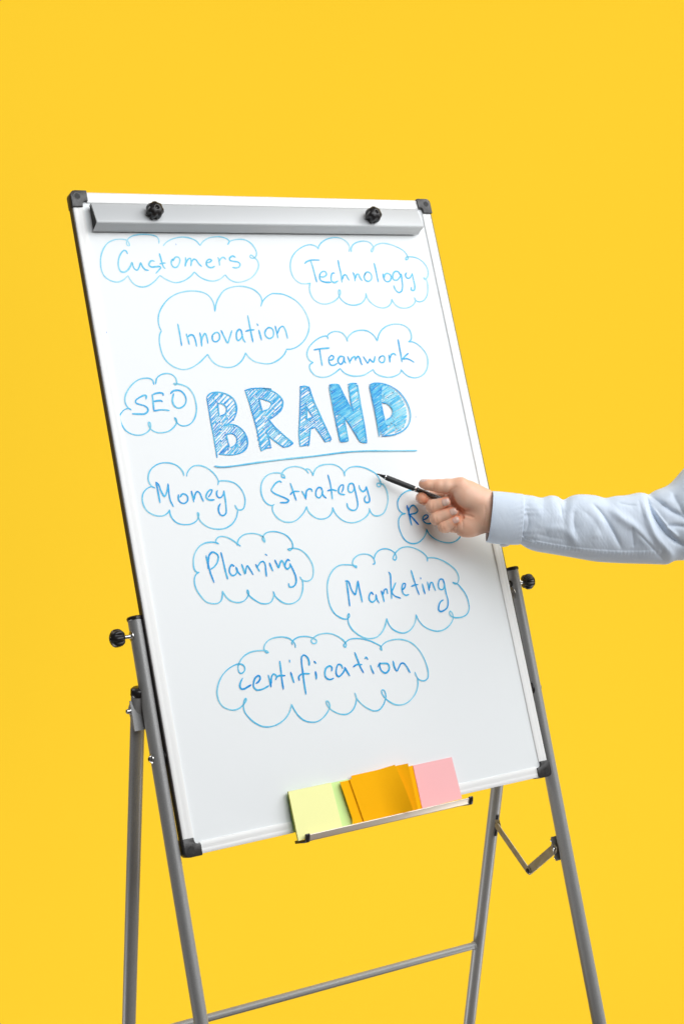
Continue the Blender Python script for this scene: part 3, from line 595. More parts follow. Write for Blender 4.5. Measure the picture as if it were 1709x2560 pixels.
for ch in 'BRAND':
    out, ply, holes, (ang, gap, wd, dn, jit, ml, drop) = BR[ch]
    k = Ink(); polys = [poly_of(ply)] + [poly_of(h) for h in holes]
    if ch in 'ND': hatch(k, polys, ang + 0.12, gap * 1.1, wd * 1.25, dn * 0.5, jit, ml * 1.2, 0.3)
    hatch(k, polys, ang, gap, wd, dn, jit, ml, drop)
    if ch == 'N':                                          # the first stem is scribbled over twice
        sub = poly_of('D 655,152 730,152 790,270 850,390 780,435 700,400 680,310')
        hatch(k, [sub], ang - 0.06, 3.3, 0.0022, 1.7, 2.0, 34, 0.05)
    if ch == 'D':
        sub = poly_of('D 1012,152 1105,145 1112,300 1140,470 1170,530 1120,600 1080,520 1055,400')
        hatch(k, [sub], ang + 0.1, 3.2, 0.0020, 1.6, 2.0, 34, 0.05)
    for p in read(out): k.stroke(p, 0.0022, 1.6)
    k.build('block_letter', 'hatched blue capital %s of the heading BRAND' % ch)
k = Ink()
for p in read('C 1003,1042 1060,1050 1150,1045 D 0,845 130,828 300,808 480,790 640,770 800,750 1000,740 1200,740 1425,738'): k.stroke(p, 0.0023, 0.85)
k.build('underline', 'long blue line under the heading BRAND')
# specks on the enamel
for u_, v_ in ((265.5, 832), (439, 612), (1037, 1043)):
    k = Ink(); k.stroke([(u_, v_ - 1.6), (u_ + 0.4, v_ + 1.6)], 0.0010, 2.4); k.build('ink_speck', None)

# ------------------------------------------------------------------ sticky notes on the tray
LX, LY, LS = 680, 1860, 540 / 1568
def nz(y, base): return base + 0.010 * (1 - max(0.0, min(1.0, (y + 0.016) / 0.08)))   # notes lean back against the board
def note_pt(a, b, base):
    u_, v_ = LX + a * LS, LY + b * LS
    p = unproj(u_, v_, base + 0.005)
    for _ in range(4): p = unproj(u_, v_, nz(p[1], base))
    return p
def sheet(corners, base, thick, curl=None, n=14):
    # corners TL, TR, BR, BL in crop pixels; optional curl(s, t) lifts the paper off the plane
    TL, TR, BR_, BL = [note_pt(a, b, base) for a, b in corners]
    top, bot = [], []
    for j in range(n + 1):
        for i in range(n + 1):
            s, t = i / n, j / n
            p = (TL * (1 - s) + TR * s) * (1 - t) + (BL * (1 - s) + BR_ * s) * t
            z = curl(s, t) if curl else 0.0
            top.append(p + np.array([0, 0, z])); bot.append(p + np.array([0, 0, z - thick]))
    V = top + bot; m_ = (n + 1) ** 2; Fc = []
    for j in range(n):
        for i in range(n):
            a = j * (n + 1) + i; Fc.append((a, a + 1, a + n + 2, a + n + 1)); Fc.append((m_ + a, m_ + a + n + 1, m_ + a + n + 2, m_ + a + 1))
    rim = [(0, i) for i in range(n)] + [(j, n) for j in range(n)] + [(n, i) for i in range(n, 0, -1)] + [(j, 0) for j in range(n, 0, -1)]
    idx = [j * (n + 1) + i for j, i in rim]
    for a, b in zip(idx, idx[1:] + idx[:1]): Fc.append((a, b, m_ + b, m_ + a))
    return V, Fc
def note(name, corners, base, thick, material, label, curl=None, group=None):
    o = obj(name, *sheet(corners, base, thick, curl), material, smooth='auto')
    tag(o, label, 'sticky note', group); return o
# yellow pad: several bundles of leaves, the left edge fanned open
root = empty('sticky_note_pad', bw(note_pt(190, 705, 0.004)), 'pale yellow pad with green edge at the end of the tray', 'note pad')
Q = [(118, 345), (428, 280), (510, 600), (192, 704)]
obj('top_leaf', *sheet(Q, 0.0130, 0.0006), 'p_yellow', root, smooth='auto')
obj('yellow_leaves', *sheet([(a - 0.8, b) for a, b in Q], 0.0122, 0.0034), 'p_olive', root, smooth='auto')
for i_ in range(3):
    obj('green_leaves', *sheet([(118, 346), (426, 281), (508, 600), (190, 704)], 0.0086 - i_ * 0.0013, 0.0009, lambda s, t, i_=i_: -0.0016 * (1 + i_) * math.sin(math.pi * t) * max(0, 1 - s * 3.0)), 'p_deepgreen' if i_ != 1 else 'p_green', root, smooth='auto')
note('sticky_note_pad', [(290, 312), (556, 254), (584, 590), (330, 655)], 0.0030, 0.0012, 'p_green', 'pale green pad between the pale yellow pad and the orange notes')
G = 'orange sticky notes on the tray'
note('sticky_note', [(745, 212), (1027, 154), (1100, 468), (820, 540)], 0.0026, 0.0022, 'p_orange', 'orange note tucked beside the pink pad, lowest of the orange notes', None, G)
note('sticky_note', [(572, 231), (955, 145), (1028, 478), (690, 570)], 0.0072, 0.0003, 'p_orange', 'orange note with a curling right edge, between the other orange notes', lambda s, t: 0.016 * max(0, s - 0.55) ** 2 * 4, G)
note('sticky_note', [(488, 278), (760, 215), (860, 520), (592, 586)], 0.0090, 0.0010, 'p_orange', 'orange note leaning against the pale green pad', lambda s, t: 0.0022 * max(0, 0.35 - s) * 3, G)
note('sticky_note', [(560, 256), (866, 154), (976, 488), (668, 568)], 0.0120, 0.0003, 'p_orange', 'topmost orange note, its face bulging and its right edge lifted', lambda s, t: 0.026 * max(0, s - 0.45) ** 2 * 2.6 * (0.5 + 0.5 * t) + 0.0025 * math.sin(math.pi * t) * s, G)
note('sticky_note_pad', [(1022, 156), (1302, 95), (1377, 396), (1090, 470)], 0.0040, 0.0020, 'p_pink', 'pale pink pad standing on the tray against the board')

# ------------------------------------------------------------------ arm, hand and pen
# Working units: one unit = 0.17857 photo pixel at the depth of the pen tip, h = (x right, y down, z towards the viewer).
tip_b = unproj(940, 1184, 0.0)
D_TIP = float((RB @ tip_b + TB)[2]) - 0.014
U = 0.17857 * D_TIP / F
HC = (855.0, 500.0)                                       # reference point of the hand
def hw(p):
    p = np.atleast_2d(np.asarray(p, float))
    u0 = 960 + HC[0] * 0.17857; v0 = 1180 + HC[1] * 0.17857
    c = CAM_POS + D_TIP * (AX_F + AX_R * (u0 - CX) / F + AX_D * (v0 - CY) / F)
    return c + np.outer(p[:, 0] - HC[0], AX_R) * U + np.outer(p[:, 1] - HC[1], AX_D) * U - np.outer(p[:, 2], AX_F) * U
def hobj(name, verts, faces, material, parent, smooth=True, **kw):
    return obj(name, hw(verts), faces, material, parent, smooth=smooth, board=False, **kw)

# signed distance pieces -------------------------------------------------
def cone(p, a, b, ra, rb):
    a = np.array(a, float); b = np.array(b, float); ab = b - a
    t = np.clip(((p - a) @ ab) / (ab @ ab), 0, 1)
    return np.linalg.norm(p - a - t[..., None] * ab, axis=-1) - (ra + (rb - ra) * t)
def ell(p, c, r, rot=0.0):
    q = p - np.array(c, float); cs, sn = math.cos(rot), math.sin(rot)
    q = np.stack([q[..., 0] * cs + q[..., 1] * sn, -q[..., 0] * sn + q[..., 1] * cs, q[..., 2]], -1) / np.array(r, float)
    k0 = np.linalg.norm(q, axis=-1); k1 = np.linalg.norm(q / np.array(r, float), axis=-1)
    return k0 * (k0 - 1) / np.maximum(k1, 1e-9)
def smin(a, b, k):
    h = np.clip(0.5 + 0.5 * (b - a) / k, 0, 1)
    return b * (1 - h) + a * h - k * h * (1 - h)
def smax(a, b, k): return -smin(-a, -b, k)
FING = {                                                   # MCP, PIP, DIP, tip with radii
 'index': [((930, 300, -300), 98), ((690, 345, -255), 88), ((572, 374, -150), 86), ((520, 364, -52), 80)],
 'middle': [((930, 470, -320), 102), ((690, 480, -170), 96), ((672, 480, 16), 93), ((866, 418, 68), 70)],
 'ring': [((960, 620, -300), 100), ((740, 652, -170), 94), ((724, 645, 8), 92), ((970, 552, 58), 70)],
 'little': [((1010, 760, -260), 92), ((845, 768, -160), 86), ((832, 760, 0), 83), ((1004, 672, 46), 64)],
}
def hand_base(p):
    # palm, back of the hand and wrist
    d = ell(p, (1120, 520, -170), (330, 330, 150))
    for k in ('index', 'middle', 'ring', 'little'):
        d = smin(d, cone(p, FING[k][0][0], (1420, 570, -60), 92, 170), 70)
    d = smin(d, ell(p, (1560, 580, -20), (420, 272, 195)), 120)              # wrist
    d = smin(d, ell(p, (1195, 745, -25), (250, 172, 150), -0.12), 80)       # heel below the little finger
    th = cone(p, (1065, 196, 20), (1340, 430, 10), 112, 185)                 # thumb base
    th = smin(th, ell(p, (1150, 350, 70), (215, 165, 130), 0.62), 60)
    th = smin(th, cone(p, (1200, 250, -60), (1480, 420, -60), 120, 150), 90)
    d = smin(d, th, 46)
    TH = [((1060, 194, 20), 108), ((872, 200, 34), 104), ((757, 196, 42), 94), ((600, 181, 44), 75), ((542, 168, 38), 64)]
    thumb = None
    for (a_, ra_), (b_, rb_) in zip(TH[:-1], TH[1:]):
        c_ = cone(p, a_, b_, ra_, rb_); thumb = c_ if thumb is None else smin(thumb, c_, 22)
    d = smin(d, thumb, 60)
    # fingers
    f = None
    for k in ('index', 'middle', 'ring', 'little'):
        J = FING[k]
        s = cone(p, J[0][0], J[1][0], J[0][1], J[1][1])
        s = smin(s, cone(p, J[1][0], J[2][0], J[1][1], J[2][1]), 22)
        s = smin(s, cone(p, J[2][0], J[3][0], J[2][1], J[3][1]), 26)
        if k != 'index':                                   # fleshy pad behind the nail
            m_ = (np.array(J[2][0]) * 0.42 + np.array(J[3][0]) * 0.58)
            s = smin(s, ell(p, m_, (80, 68, 66), -0.35), 26)
        f = s if f is None else smin(f, s, 4)
    d = smin(d, f, 9)
    return d
def front_z2(pts):                                         # where the line of sight at (x, y) meets the skin
    q = np.array([(x, y, 420.0) for x, y in pts])
    for _ in range(60): q[:, 2] -= np.clip(hand_base(q), -20, 200) * 0.7
    return q
CREASES = [([(905, 340), (952, 455), (1066, 566), (1090, 640)], 24, 12, -0.1), ([(1008, 745), (1004, 820), (1020, 905)], 10, 12, 0.35), ([(945, 800), (930, 850), (935, 885)], 9, 12, 0.35),
           ([(1062, 562), (1120, 592), (1230, 632)], 13, 22, 0.3), ([(1078, 680), (1090, 735), (1085, 790)], 8, 12, 0.45), ([(878, 322), (915, 270), (985, 210)], 9, 18, 0.45),
           ([(1390, 480), (1392, 600), (1370, 740)], 9, 18, 0.9), ([(690, 268), (676, 225), (680, 180)], 8, 14, 1.05), ([(668, 420), (660, 480), (672, 545)], 8, 14, 1.05),
           ([(720, 590), (712, 645), (735, 705)], 8, 14, 1.05), ([(815, 715), (808, 765), (840, 815)], 8, 14, 1.05)]
CR3 = []
def hand_sdf(p):
    d = hand_base(p)
    for a, b, r, k in CR3: d = smax(d, -cone(p, a, b, r, r), k)
    return d
for pts, r, k, up in CREASES:
    q = front_z2(spline(pts, 45.0)); q[:, 2] += r * up
    CR3 += [(a, b, r, k) for a, b in zip(q[:-1], q[1:])]
def surface_nets(fn, lo, hi, step):
    xs = [np.arange(l, h, step) for l, h in zip(lo, hi)]
    nx, ny, nz_ = map(len, xs); D = np.empty((nx, ny, nz_))
    YY, ZZ = np.meshgrid(xs[1], xs[2], indexing='ij')
    for i0 in range(0, nx, 12):
        xx = xs[0][i0:i0 + 12]
        p = np.stack([np.broadcast_to(xx[:, None, None], (len(xx), ny, nz_)), np.broadcast_to(YY, (len(xx), ny, nz_)), np.broadcast_to(ZZ, (len(xx), ny, nz_))], -1)
        D[i0:i0 + 12] = fn(p)
    S = D < 0
    idx = [(i, j, k) for i in (0, 1) for j in (0, 1) for k in (0, 1)]
    sl_ = lambda a, o: a[o[0]:nx - 1 + o[0], o[1]:ny - 1 + o[1], o[2]:nz_ - 1 + o[2]]
    cnt = sum(sl_(S, o).astype(int) for o in idx); act = (cnt > 0) & (cnt < 8)
    acc = np.zeros(act.shape + (3,)); num = np.zeros(act.shape)
    for a in idx:
        for ax in range(3):
            if a[ax]: continue
            b = list(a); b[ax] = 1
            da, db = sl_(D, a), sl_(D, b); cr = (da < 0) != (db < 0)
            t = np.where(cr, da / np.where(cr, da - db, 1), 0)
            for c in range(3): acc[..., c] += np.where(cr, (t if c == ax else a[c]), 0)
            num += cr
    ids = -np.ones(act.shape, int); w_ = np.argwhere(act); ids[act] = np.arange(len(w_))
    V = (w_ + acc[act] / num[act][:, None]) * step + np.array([x[0] for x in xs])
    Q = []
    for ax in range(3):
        o1, o2 = [(1, 2), (2, 0), (0, 1)][ax]
        n_ = [nx, ny, nz_]; s0 = [slice(1, n - 1) for n in n_]; s1 = list(s0); s0[ax] = slice(0, n_[ax] - 1); s1[ax] = slice(1, n_[ax])
        A, B = S[tuple(s0)], S[tuple(s1)]
        e = np.argwhere(A != B); flip = A[A != B]
        e = e + np.array([0 if c == ax else 1 for c in range(3)])
        def cell(d1, d2):
            q = e.copy(); q[:, o1] -= d1; q[:, o2] -= d2; return ids[q[:, 0], q[:, 1], q[:, 2]]
        q = np.stack([cell(1, 1), cell(0, 1), cell(0, 0), cell(1, 0)], 1)
        q[~flip] = q[~flip][:, ::-1]; Q.append(q)
    return V, np.vstack(Q)

person = empty('person', hw((2600, 900, 0))[0], 'person reaching in with a pale blue shirt sleeve, holding a black pen at the board', 'person')
def skin():
    m = mat('skin', (0.62, 0.36, 0.25), 0.46, spec=0.42)
    b = P(m); b.inputs['Subsurface Weight'].default_value = 0.10; b.inputs['Subsurface Radius'].default_value = (1.0, 0.35, 0.2); b.inputs['Subsurface Scale'].default_value = 0.004
    a = N(m, 'ShaderNodeAttribute', attribute_name='flush')
    n1 = noise(m, 70.0, 4, 0.6)
    add = N(m, 'ShaderNodeMath', operation='MULTIPLY_ADD'); add.inputs[1].default_value = 0.55; L(m, n1.outputs[0], add.inputs[0]); L(m, a.outputs['Fac'], add.inputs[2])
    r = N(m, 'ShaderNodeValToRGB'); e = r.color_ramp.elements
    e[0].position = 0.15; e[0].color = (0.88, 0.57, 0.42, 1); e[1].position = 1.15; e[1].color = (0.87, 0.35, 0.20, 1)
    q = r.color_ramp.elements.new(0.55); q.color = (0.88, 0.485, 0.325, 1)
    L(m, add.outputs[0], r.inputs[0]); L(m, r.outputs[0], b.inputs['Base Color'])
    n2 = noise(m, 1500.0, 3, 0.6); v_ = N(m, 'ShaderNodeTexVoronoi'); v_.inputs['Scale'].default_value = 900.0
    c = N(m, 'ShaderNodeTexCoord'); L(m, c.outputs['Object'], v_.inputs['Vector'])
    b1 = bump(m, n1.outputs[0], 0.15, 0.0012); b2 = bump(m, v_.outputs['Distance'], 0.06, 0.0005, b1)
    return m
MT['skin'] = skin()
V, Q = surface_nets(hand_sdf, (440, 40, -450), (1760, 960, 260), 8.0)
# two light smoothing passes take out the grid, then colour flush per vertex
def smooth_mesh(V, Q, it=2, k=0.5):
    e = np.vstack([Q[:, [0, 1]], Q[:, [1, 2]], Q[:, [2, 3]], Q[:, [3, 0]]])
    for _ in range(it):
        s = np.zeros_like(V); c = np.zeros(len(V))
        for a, b in ((0, 1), (1, 0)):
            np.add.at(s, e[:, a], V[e[:, b]]); np.add.at(c, e[:, a], 1)
        V = V * (1 - k) + k * s / np.maximum(c, 1)[:, None]
    return V
V = smooth_mesh(V, Q, 2, 0.4)
fl = np.zeros(len(V))
for k_ in FING:
    for ji, amt, rad in ((3, 0.75, 105), (2, 0.45, 100)):
        fl = np.maximum(fl, amt * np.exp(-(np.linalg.norm(V - np.array(FING[k_][ji][0]), axis=1) / rad) ** 4))
for c, amt, rad in (((560, 165, 40), 0.55, 110), ((730, 200, 60), 0.35, 90), ((1100, 170, 80), 0.15, 130), ((1100, 820, 60), 0.22, 170), ((1200, 600, 140), 0.25, 130)):
    fl = np.maximum(fl, amt * np.exp(-(np.linalg.norm(V - np.array(c), axis=1) / rad) ** 2))
hand = hobj('hand', V, [tuple(int(i) for i in q) for q in Q], 'skin', person)
at = hand.data.attributes.new('flush', 'FLOAT', 'POINT'); at.data.foreach_set('value', fl.astype(np.float32))
tag(hand, 'right hand closed round a pen, thumb along the top')

# fingernails: thin curved plates laid on the skin
m = MT['nail'] = mat('fingernail', (0.80, 0.54, 0.45), 0.30, spec=0.5, coat=0.25)
P(m).inputs['Subsurface Weight'].default_value = 0.15; P(m).inputs['Subsurface Scale'].default_value = 0.002
def nail(c, nrm, tan, ln, wd):
    nrm = np.array(nrm, float); nrm /= np.linalg.norm(nrm); tan = np.array(tan, float); tan -= nrm * (tan @ nrm); tan /= np.linalg.norm(tan)
    bi = np.cross(nrm, tan); n = 14; top = []; bot = []; keep = {}
    c = np.array(c, float)
    ga, gb = np.meshgrid(np.linspace(-1, 1, n + 1), np.linspace(-1, 1, n + 1), indexing='ij'); ga = ga.ravel(); gb = gb.ravel()
    m_ = np.maximum(abs(ga), abs(gb)); r_ = (abs(ga) ** 3.2 + abs(gb) ** 3.2) ** (1 / 3.2); k = np.where(r_ > 0, m_ / np.maximum(r_, 1e-9), 1)
    q = c + np.outer(ga * k * ln / 2, tan) + np.outer(gb * k * wd / 2, bi) + nrm * 130
    for _ in range(40): q = q - np.outer(hand_sdf(q), nrm) * 0.8
    edge = np.clip((m_ - 0.75) / 0.25, 0, 1)
    top = list(q + np.outer(4.0 - 4.0 * edge ** 2, nrm)); bot = list(q - nrm * 8)
    Fc = []; m2 = (n + 1) ** 2
    for i in range(n):
        for j in range(n):
            a = i * (n + 1) + j; Fc.append((a, a + 1, a + n + 2, a + n + 1)); Fc.append((m2 + a, m2 + a + n + 1, m2 + a + n + 2, m2 + a + 1))
    rim = [(0, i) for i in range(n)] + [(j, n) for j in range(n)] + [(n, i) for i in range(n, 0, -1)] + [(j, 0) for j in range(n, 0, -1)]
    ix = [i * (n + 1) + j for i, j in rim]
    for a, b in zip(ix, ix[1:] + ix[:1]): Fc.append((a, b, m2 + b, m2 + a))
    hobj('fingernail', top + bot, Fc, 'nail', hand)
nail((850, 424, 80), (0.02, -0.04, 1), (0.95, -0.30, 0.0), 112, 104)
nail((958, 554, 70), (0.04, -0.04, 1), (0.93, -0.36, 0.0), 106, 98)
nail((992, 672, 60), (0.04, -0.02, 1), (0.90, -0.42, 0.0), 94, 88)
nail((552, 150, 40), (-0.05, -0.90, 0.45), (-1, 0.05, 0.1), 96, 96)
nail((508, 378, -62), (-0.92, 0.36, 0.10), (0.0, 0.1, 1), 104, 100)

MT['dark_chrome'] = mat('dark_chrome', (0.10, 0.10, 0.105), 0.10, metal=0.9, coat=0.5)
# pen --------------------------------------------------------------------
pen = empty('pen', hw((-112, 22, 0))[0], 'slim black pen with a shiny barrel, held in the hand', 'pen')
T0 = np.array([-112.0, 22, 0]); pd = np.array([542.0, 213, -62]); pd /= np.linalg.norm(pd)
def turn(prof, seg=40):
    return lathe(T0, pd, prof, seg)
hobj('nib', *turn([(0, 2.5), (10, 4.5), (14, 5), (16, 7), (60, 15), (100, 24), (128, 31), (134, 32)]), 'gloss_black', pen, smooth='auto')
hobj('nib_ring', *turn([(132, 33), (134, 35.5), (144, 35.5), (146, 34)]), 'chrome', pen, smooth='auto')
gr = [(145, 33), (148, 37.5)]
for i_ in range(30): gr += [(152 + i_ * 14, 38.5 + 0.8 * math.sin(i_ * 0.12)), (159 + i_ * 14, 37.6 + 0.8 * math.sin(i_ * 0.12))]
gr += [(574, 38), (578, 35)]
hobj('grip', *turn(gr), 'rubber', pen, smooth='auto')
hobj('barrel_ring', *turn([(577, 35), (579, 37.5), (604, 37.5), (606, 36)]), 'chrome', pen, smooth='auto')
hobj('barrel', *turn([(605, 35), (607, 36.5), (640, 37), (900, 36), (1130, 33), (1150, 28), (1155, 18)]), 'dark_chrome', pen, smooth='auto')

# sleeve -----------------------------------------------------------------
SX, SY, SS = 1200, 1140, 509 / 1568
def s2h(a, b, z=0.0): return np.array([(SX + a * SS - 960) / 0.17857, (SY + b * SS - 1180) / 0.17857, z])
KU = SS / 0.17857                                         # one sleeve crop pixel in hand units
def cloth():
    m = mat('pale_blue_cotton', (0.72, 0.79, 0.89), 0.85, spec=0.2, sheen=0.1)
    c = N(m, 'ShaderNodeTexCoord')
    n1 = noise(m, 900.0, 2); n0 = noise(m, 30.0, 3)
    r = vary(m, n0, (0.70, 0.785, 0.90), (0.73, 0.81, 0.915), 0.3, 0.7)
    w1 = N(m, 'ShaderNodeTexWave'); w1.inputs['Scale'].default_value = 520.0; w1.bands_direction = 'Z'; L(m, c.outputs['Object'], w1.inputs['Vector'])
    w2 = N(m, 'ShaderNodeTexWave'); w2.inputs['Scale'].default_value = 520.0; w2.bands_direction = 'X'; L(m, c.outputs['Object'], w2.inputs['Vector'])
    ad = N(m, 'ShaderNodeMath', operation='ADD'); L(m, w1.outputs['Fac'], ad.inputs[0]); L(m, w2.outputs['Fac'], ad.inputs[1])
    b0 = bump(m, n0.outputs[0], 0.12, 0.004); bump(m, n1.outputs[0], 0.05, 0.0004, b0)
    return m
MT['cloth'] = cloth()
ST = [((300, 292), (296, 668)), ((340, 298), (315, 682)), ((400, 305), (372, 716)), ((470, 320), (440, 737)), ((540, 304), (520, 750)), ((590, 311), (590, 762)), ((638, 336), (650, 772)), ((700, 308), (715, 783)),
      ((765, 295), (790, 797)), ((880, 302), (880, 812)), ((960, 322), (960, 819)), ((1040, 308), (1050, 824)), ((1130, 300), (1130, 827)), ((1210, 283), (1215, 829)), ((1258, 285), (1290, 831)),
      ((1297, 295), (1370, 834)), ((1350, 265), (1435, 833)), ((1460, 215), (1498, 806)), ((1568, 100), (1620, 798)), ((1700, -50), (1800, 745)), ((1880, -230), (2040, 610)), ((2150, -430), (2350, 380)), ((2400, -600), (2620, 180))]
tops = spline([a for a, b in ST], 1e9); bots = spline([b for a, b in ST], 1e9)
def station_curve(pts, n):
    p = np.array(pts, float); k = np.arange(len(p)); out = []
    q = np.vstack([2 * p[0] - p[1], p, 2 * p[-1] - p[-2]])
    for t in np.linspace(0, len(p) - 1, n):
        i = min(int(t), len(p) - 2); f_ = t - i; a, b, c, d = q[i:i + 4]
        out.append(0.5 * ((2 * b) + (c - a) * f_ + (2 * a - 5 * b + 4 * c - d) * f_ ** 2 + (-a + 3 * b - 3 * c + d) * f_ ** 3))
    return np.array(out)
FOLDS = [  # polyline in crop pixels, height, half width
 ([(560, 310), (585, 340), (600, 390), (603, 460)], -15, 22), ([(700, 330), (665, 400), (650, 480), (655, 560), (680, 630), (730, 700)], 15, 34), ([(700, 420), (690, 500), (700, 580)], -9, 22),
 ([(845, 375), (890, 425), (945, 510), (1000, 610), (1050, 705)], -20, 17), ([(900, 470), (860, 540), (850, 640)], 8, 40), ([(940, 380), (1040, 470), (1140, 545), (1220, 640), (1300, 715)], 18, 36), ([(1150, 575), (1240, 665), (1340, 760), (1420, 825)], -15, 18),
 ([(1265, 300), (1268, 360), (1285, 430), (1325, 510), (1380, 590), (1440, 640), (1530, 695)], -44, 20), ([(1305, 320), (1370, 385), (1450, 440), (1568, 495), (1700, 520)], -30, 20), ([(1285, 390), (1330, 470), (1400, 560), (1470, 620)], 14, 14),
 ([(1370, 540), (1450, 535), (1568, 552), (1700, 580)], -20, 13), ([(1440, 285), (1470, 360), (1510, 440), (1568, 490)], -22, 20), ([(1120, 540), (1135, 640), (1145, 700)], -10, 20), ([(1225, 380), (1240, 470), (1290, 600), (1380, 710), (1450, 780)], 20, 30),
 ([(1030, 358), (1100, 378), (1170, 384)], -10, 13), ([(1190, 330), (1200, 420), (1215, 500)], -8, 16), ([(340, 430), (350, 520), (330, 600)], -7, 18), ([(400, 380), (450, 470), (430, 560)], 7, 40), ([(480, 560), (600, 560), (680, 640)], 8, 34),
 ([(310, 610), (340, 640), (420, 655)], -8, 10), ([(380, 730), (480, 735), (600, 760), (700, 775)], -9, 14), ([(1160, 790), (1220, 815), (1290, 825)], -10, 12), ([(1360, 360), (1400, 330), (1440, 280)], 14, 30), ([(1568, 300), (1500, 380), (1420, 450)], 10, 40),
 ([(420, 600), (520, 625), (620, 640)], -5, 20), ([(760, 420), (820, 470), (900, 600)], -6, 26)]
def seg_dist(P2, a, b):
    a = np.array(a, float); b = np.array(b, float); ab = b - a
    t = np.clip(((P2 - a) @ ab) / (ab @ ab), 0, 1); return np.linalg.norm(P2 - a - t[..., None] * ab, axis=-1), t
def fold_height(P2):
    h = np.zeros(P2.shape[:-1])
    for pts, amp, wd in FOLDS:
        pts = spline(pts, 30.0); best = np.full(h.shape, 1e9); par = np.zeros(h.shape); n = len(pts) - 1
        for i in range(n):
            d_, t = seg_dist(P2, pts[i], pts[i + 1]); m_ = d_ < best; best = np.where(m_, d_, best); par = np.where(m_, (i + t) / n, par)
        h += 1.25 * amp * np.exp(-(best / (0.95 * wd)) ** (2.0 if amp > 0 else 1.15)) * np.clip(np.sin(math.pi * np.clip(par * 0.86 + 0.07, 0, 1)) * 1.6, 0, 1)
    return h
PLK = spline([(300, 632), (380, 660), (450, 676), (600, 702), (750, 724), (900, 738), (1050, 746), (1200, 745), (1330, 735)], 12.0)
def placket(P2):
    best = np.full(P2.shape[:-1], 1e9); par = np.zeros(best.shape)
    for i in range(len(PLK) - 1):
        d_, t = seg_dist(P2, PLK[i], PLK[i + 1]); m_ = d_ < best; best = np.where(m_, d_, best); par = np.where(m_, i + t, par)
    band = 1 / (1 + np.exp((best - 17) / 1.6))
    st = np.exp(-((best - 12.5) / 2.2) ** 2)
    return band * (8 + 1.0 * np.sin(par * 2.6) + 0.7 * np.sin(par * 4.3 + 1)) - st * 1.0
def tube_mesh(A, B, nA, depth_ratio, disp=None, squash=1.0, centre_z=0.0):
    n = len(A); ang = np.linspace(0, 2 * math.pi, nA, endpoint=False)
    C = (A + B) / 2; Hh = (A - B) / 2; hl = np.linalg.norm(Hh, axis=1)
    P2 = np.empty((n, nA, 2)); Zz = np.empty((n, nA))
    ca, sa = np.cos(ang), np.sin(ang)
    sgn = lambda x: np.sign(x) * np.abs(x) ** squash
    P2[:] = C[:, None] + Hh[:, None] * sgn(ca)[None, :, None]
    Zz[:] = hl[:, None] * depth_ratio * sgn(sa)[None]
    if disp is not None:
        g = disp(P2); front = np.clip(sa, 0, 1)[None] ** 0.6; back = np.clip(-sa, 0, 1)[None]
        Zz += g * front - 0.5 * g * back
    V = np.stack([(SX + P2[..., 0] * SS - 960) / 0.17857, (SY + P2[..., 1] * SS - 1180) / 0.17857, Zz * KU + centre_z], -1)
    return V.reshape(-1, 3), [(i * nA + j, i * nA + (j + 1) % nA, (i + 1) * nA + (j + 1) % nA, (i + 1) * nA + j) for i in range(n - 1) for j in range(nA)]
rs = np.random.RandomState(4); KX = rs.uniform(-1, 1, (26, 2)) * np.array([0.035, 0.02]); KP = rs.uniform(0, 6.3, 26)
def wob(P2):
    big = sum(np.sin(P2 @ KX[i] + KP[i]) for i in range(26))
    W = P2 + 9.0 * np.stack([np.sin(P2[..., 1] * 0.021 + 1), np.sin(P2[..., 0] * 0.017)], -1)
    fine = sum((1 - np.abs(np.sin(W @ (KX[i] * 1.7) + KP[i] * 2))) ** 6 for i in range(10))   # sharp little creases
    return big * 0.40 - fine * 0.7
def gather(P2):                                            # small pleats where the sleeve meets the cuff
    return 3.2 * np.sin(P2[..., 1] * 0.115 + np.sin(P2[..., 1] * 0.03) * 2) * np.exp(-np.clip(P2[..., 0] - 300, 0, None) / 60.0)
nS = 300
A, B = station_curve([a for a, b in ST], nS), station_curve([b for a, b in ST], nS)
CZ = -10.0
V, Fc = tube_mesh(A, B, 220, 0.86, lambda q: fold_height(q) + placket(q) + wob(q) + gather(q), 0.94, CZ)
Fc.append(tuple((nS - 1) * 220 + j for j in range(220)))
sleeve = hobj('shirt_sleeve', V, Fc, 'cloth', person)
tag(sleeve, 'creased pale blue cotton shirt sleeve')
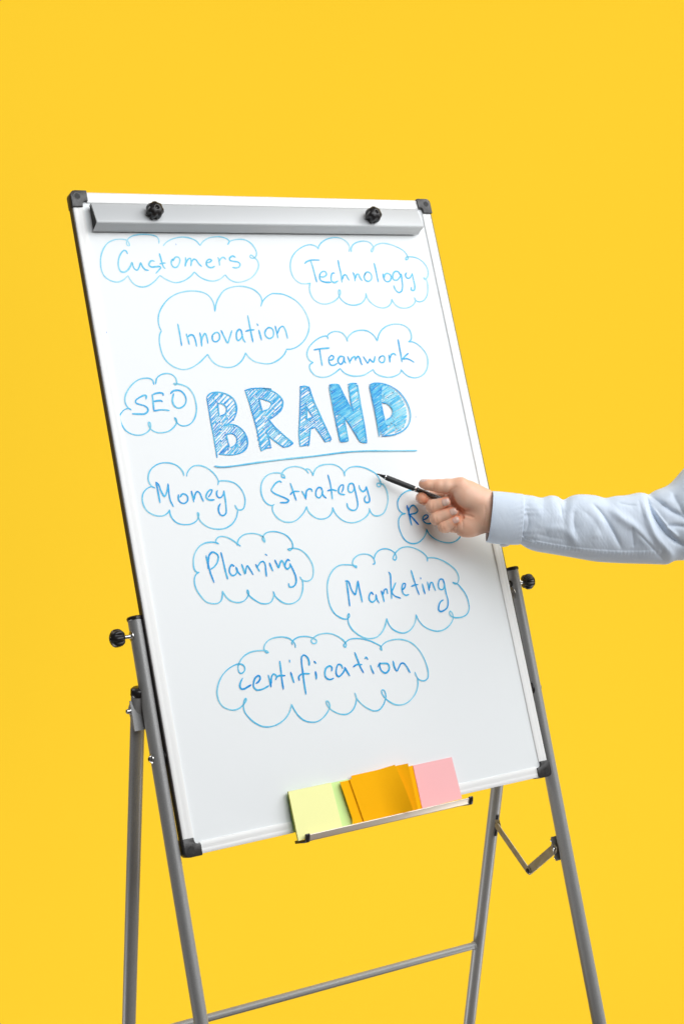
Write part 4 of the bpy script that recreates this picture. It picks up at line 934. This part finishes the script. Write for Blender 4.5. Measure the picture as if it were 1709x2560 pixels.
# cuff: a doubled band with stitching, open at the wrist
cu = [((95, 271), (49, 660)), ((97, 270), (52, 664)), ((150, 273), (110, 676)), ((210, 279), (180, 682)), ((270, 286), (245, 684)), ((318, 292), (293, 683)), ((327, 294), (302, 680))]
A, B = station_curve([a for a, b in cu], 70), station_curve([b for a, b in cu], 70)
def cuffd(P2):
    return wob(P2) * 0.3 + 1.2 * np.sin(P2[..., 1] * 0.16 + P2[..., 0] * 0.05) * np.exp(-np.abs(P2[..., 0] - 300) / 30) + 0.8 * np.sin(P2[..., 1] * 0.35) * np.exp(-np.abs(P2[..., 0] - 75) / 14)
nA = 200
V1, F1 = tube_mesh(A, B, nA, 0.86, cuffd, 0.92, CZ)
ctr = (A + B) / 2
V2, F2 = tube_mesh(ctr + (A - ctr) * 0.965, ctr + (B - ctr) * 0.965, nA, 0.86, cuffd, 0.92, CZ)
k = len(V1); Fc = F1 + [tuple(i + k for i in q)[::-1] for q in F2]
for r_ in (0, 69):
    for j in range(nA):
        a, b = r_ * nA + j, r_ * nA + (j + 1) % nA; Fc.append((a, b, k + b, k + a))
cuff = hobj('cuff', np.vstack([V1, V2]), Fc, 'cloth', sleeve)
# stitch lines on the cuff and along the sleeve placket
MT['thread'] = mat('pale_thread', (0.66, 0.74, 0.86), 0.8)
def stitches(name, path, parent, surf_z, gap=9.0, ln=6.0, r=1.3):
    parts = []; p = spline(path, 1.0); acc = 0; i = 0; s = np.concatenate([[0], np.cumsum(np.linalg.norm(np.diff(p, axis=0), axis=1))])
    for q in np.arange(0, s[-1] - ln, gap):
        a = np.array([np.interp(q, s, p[:, c]) for c in (0, 1)]); b = np.array([np.interp(q + ln, s, p[:, c]) for c in (0, 1)])
        pa, pb = s2h(*a, surf_z(a)), s2h(*b, surf_z(b)); parts.append(tube(pa, pb, r * KU * 0.8, None, 6))
    return hobj(name, *join(*parts), 'thread', parent)
def front_z(V, shape):
    G = V.reshape(shape + (3,))
    def f_(q):
        h = s2h(*q); g = G.reshape(-1, 3); m_ = g[:, 2] > CZ
        gg = g[m_]; d_ = (gg[:, 0] - h[0]) ** 2 + (gg[:, 1] - h[1]) ** 2
        return gg[np.argmin(d_), 2] + 0.5
    return f_
fz = front_z(V1, (70, nA))
stitches('stitching', [(305, 325), (298, 420), (291, 520), (285, 610), (281, 660)], sleeve, fz)
stitches('stitching', [(108, 300), (92, 400), (78, 500), (66, 600), (62, 640)], sleeve, fz)
# cuff button below
bz = s2h(188, 686, CZ - 10)
hobj('cuff_button', *lathe(bz, (0.15, 1, 0.25), [(-14, 66), (-4, 70), (6, 70), (12, 62), (12, 48), (6, 40), (6, 0.5)], 36), mat('pearl_button', (0.72, 0.74, 0.80), 0.25), sleeve, smooth='auto')
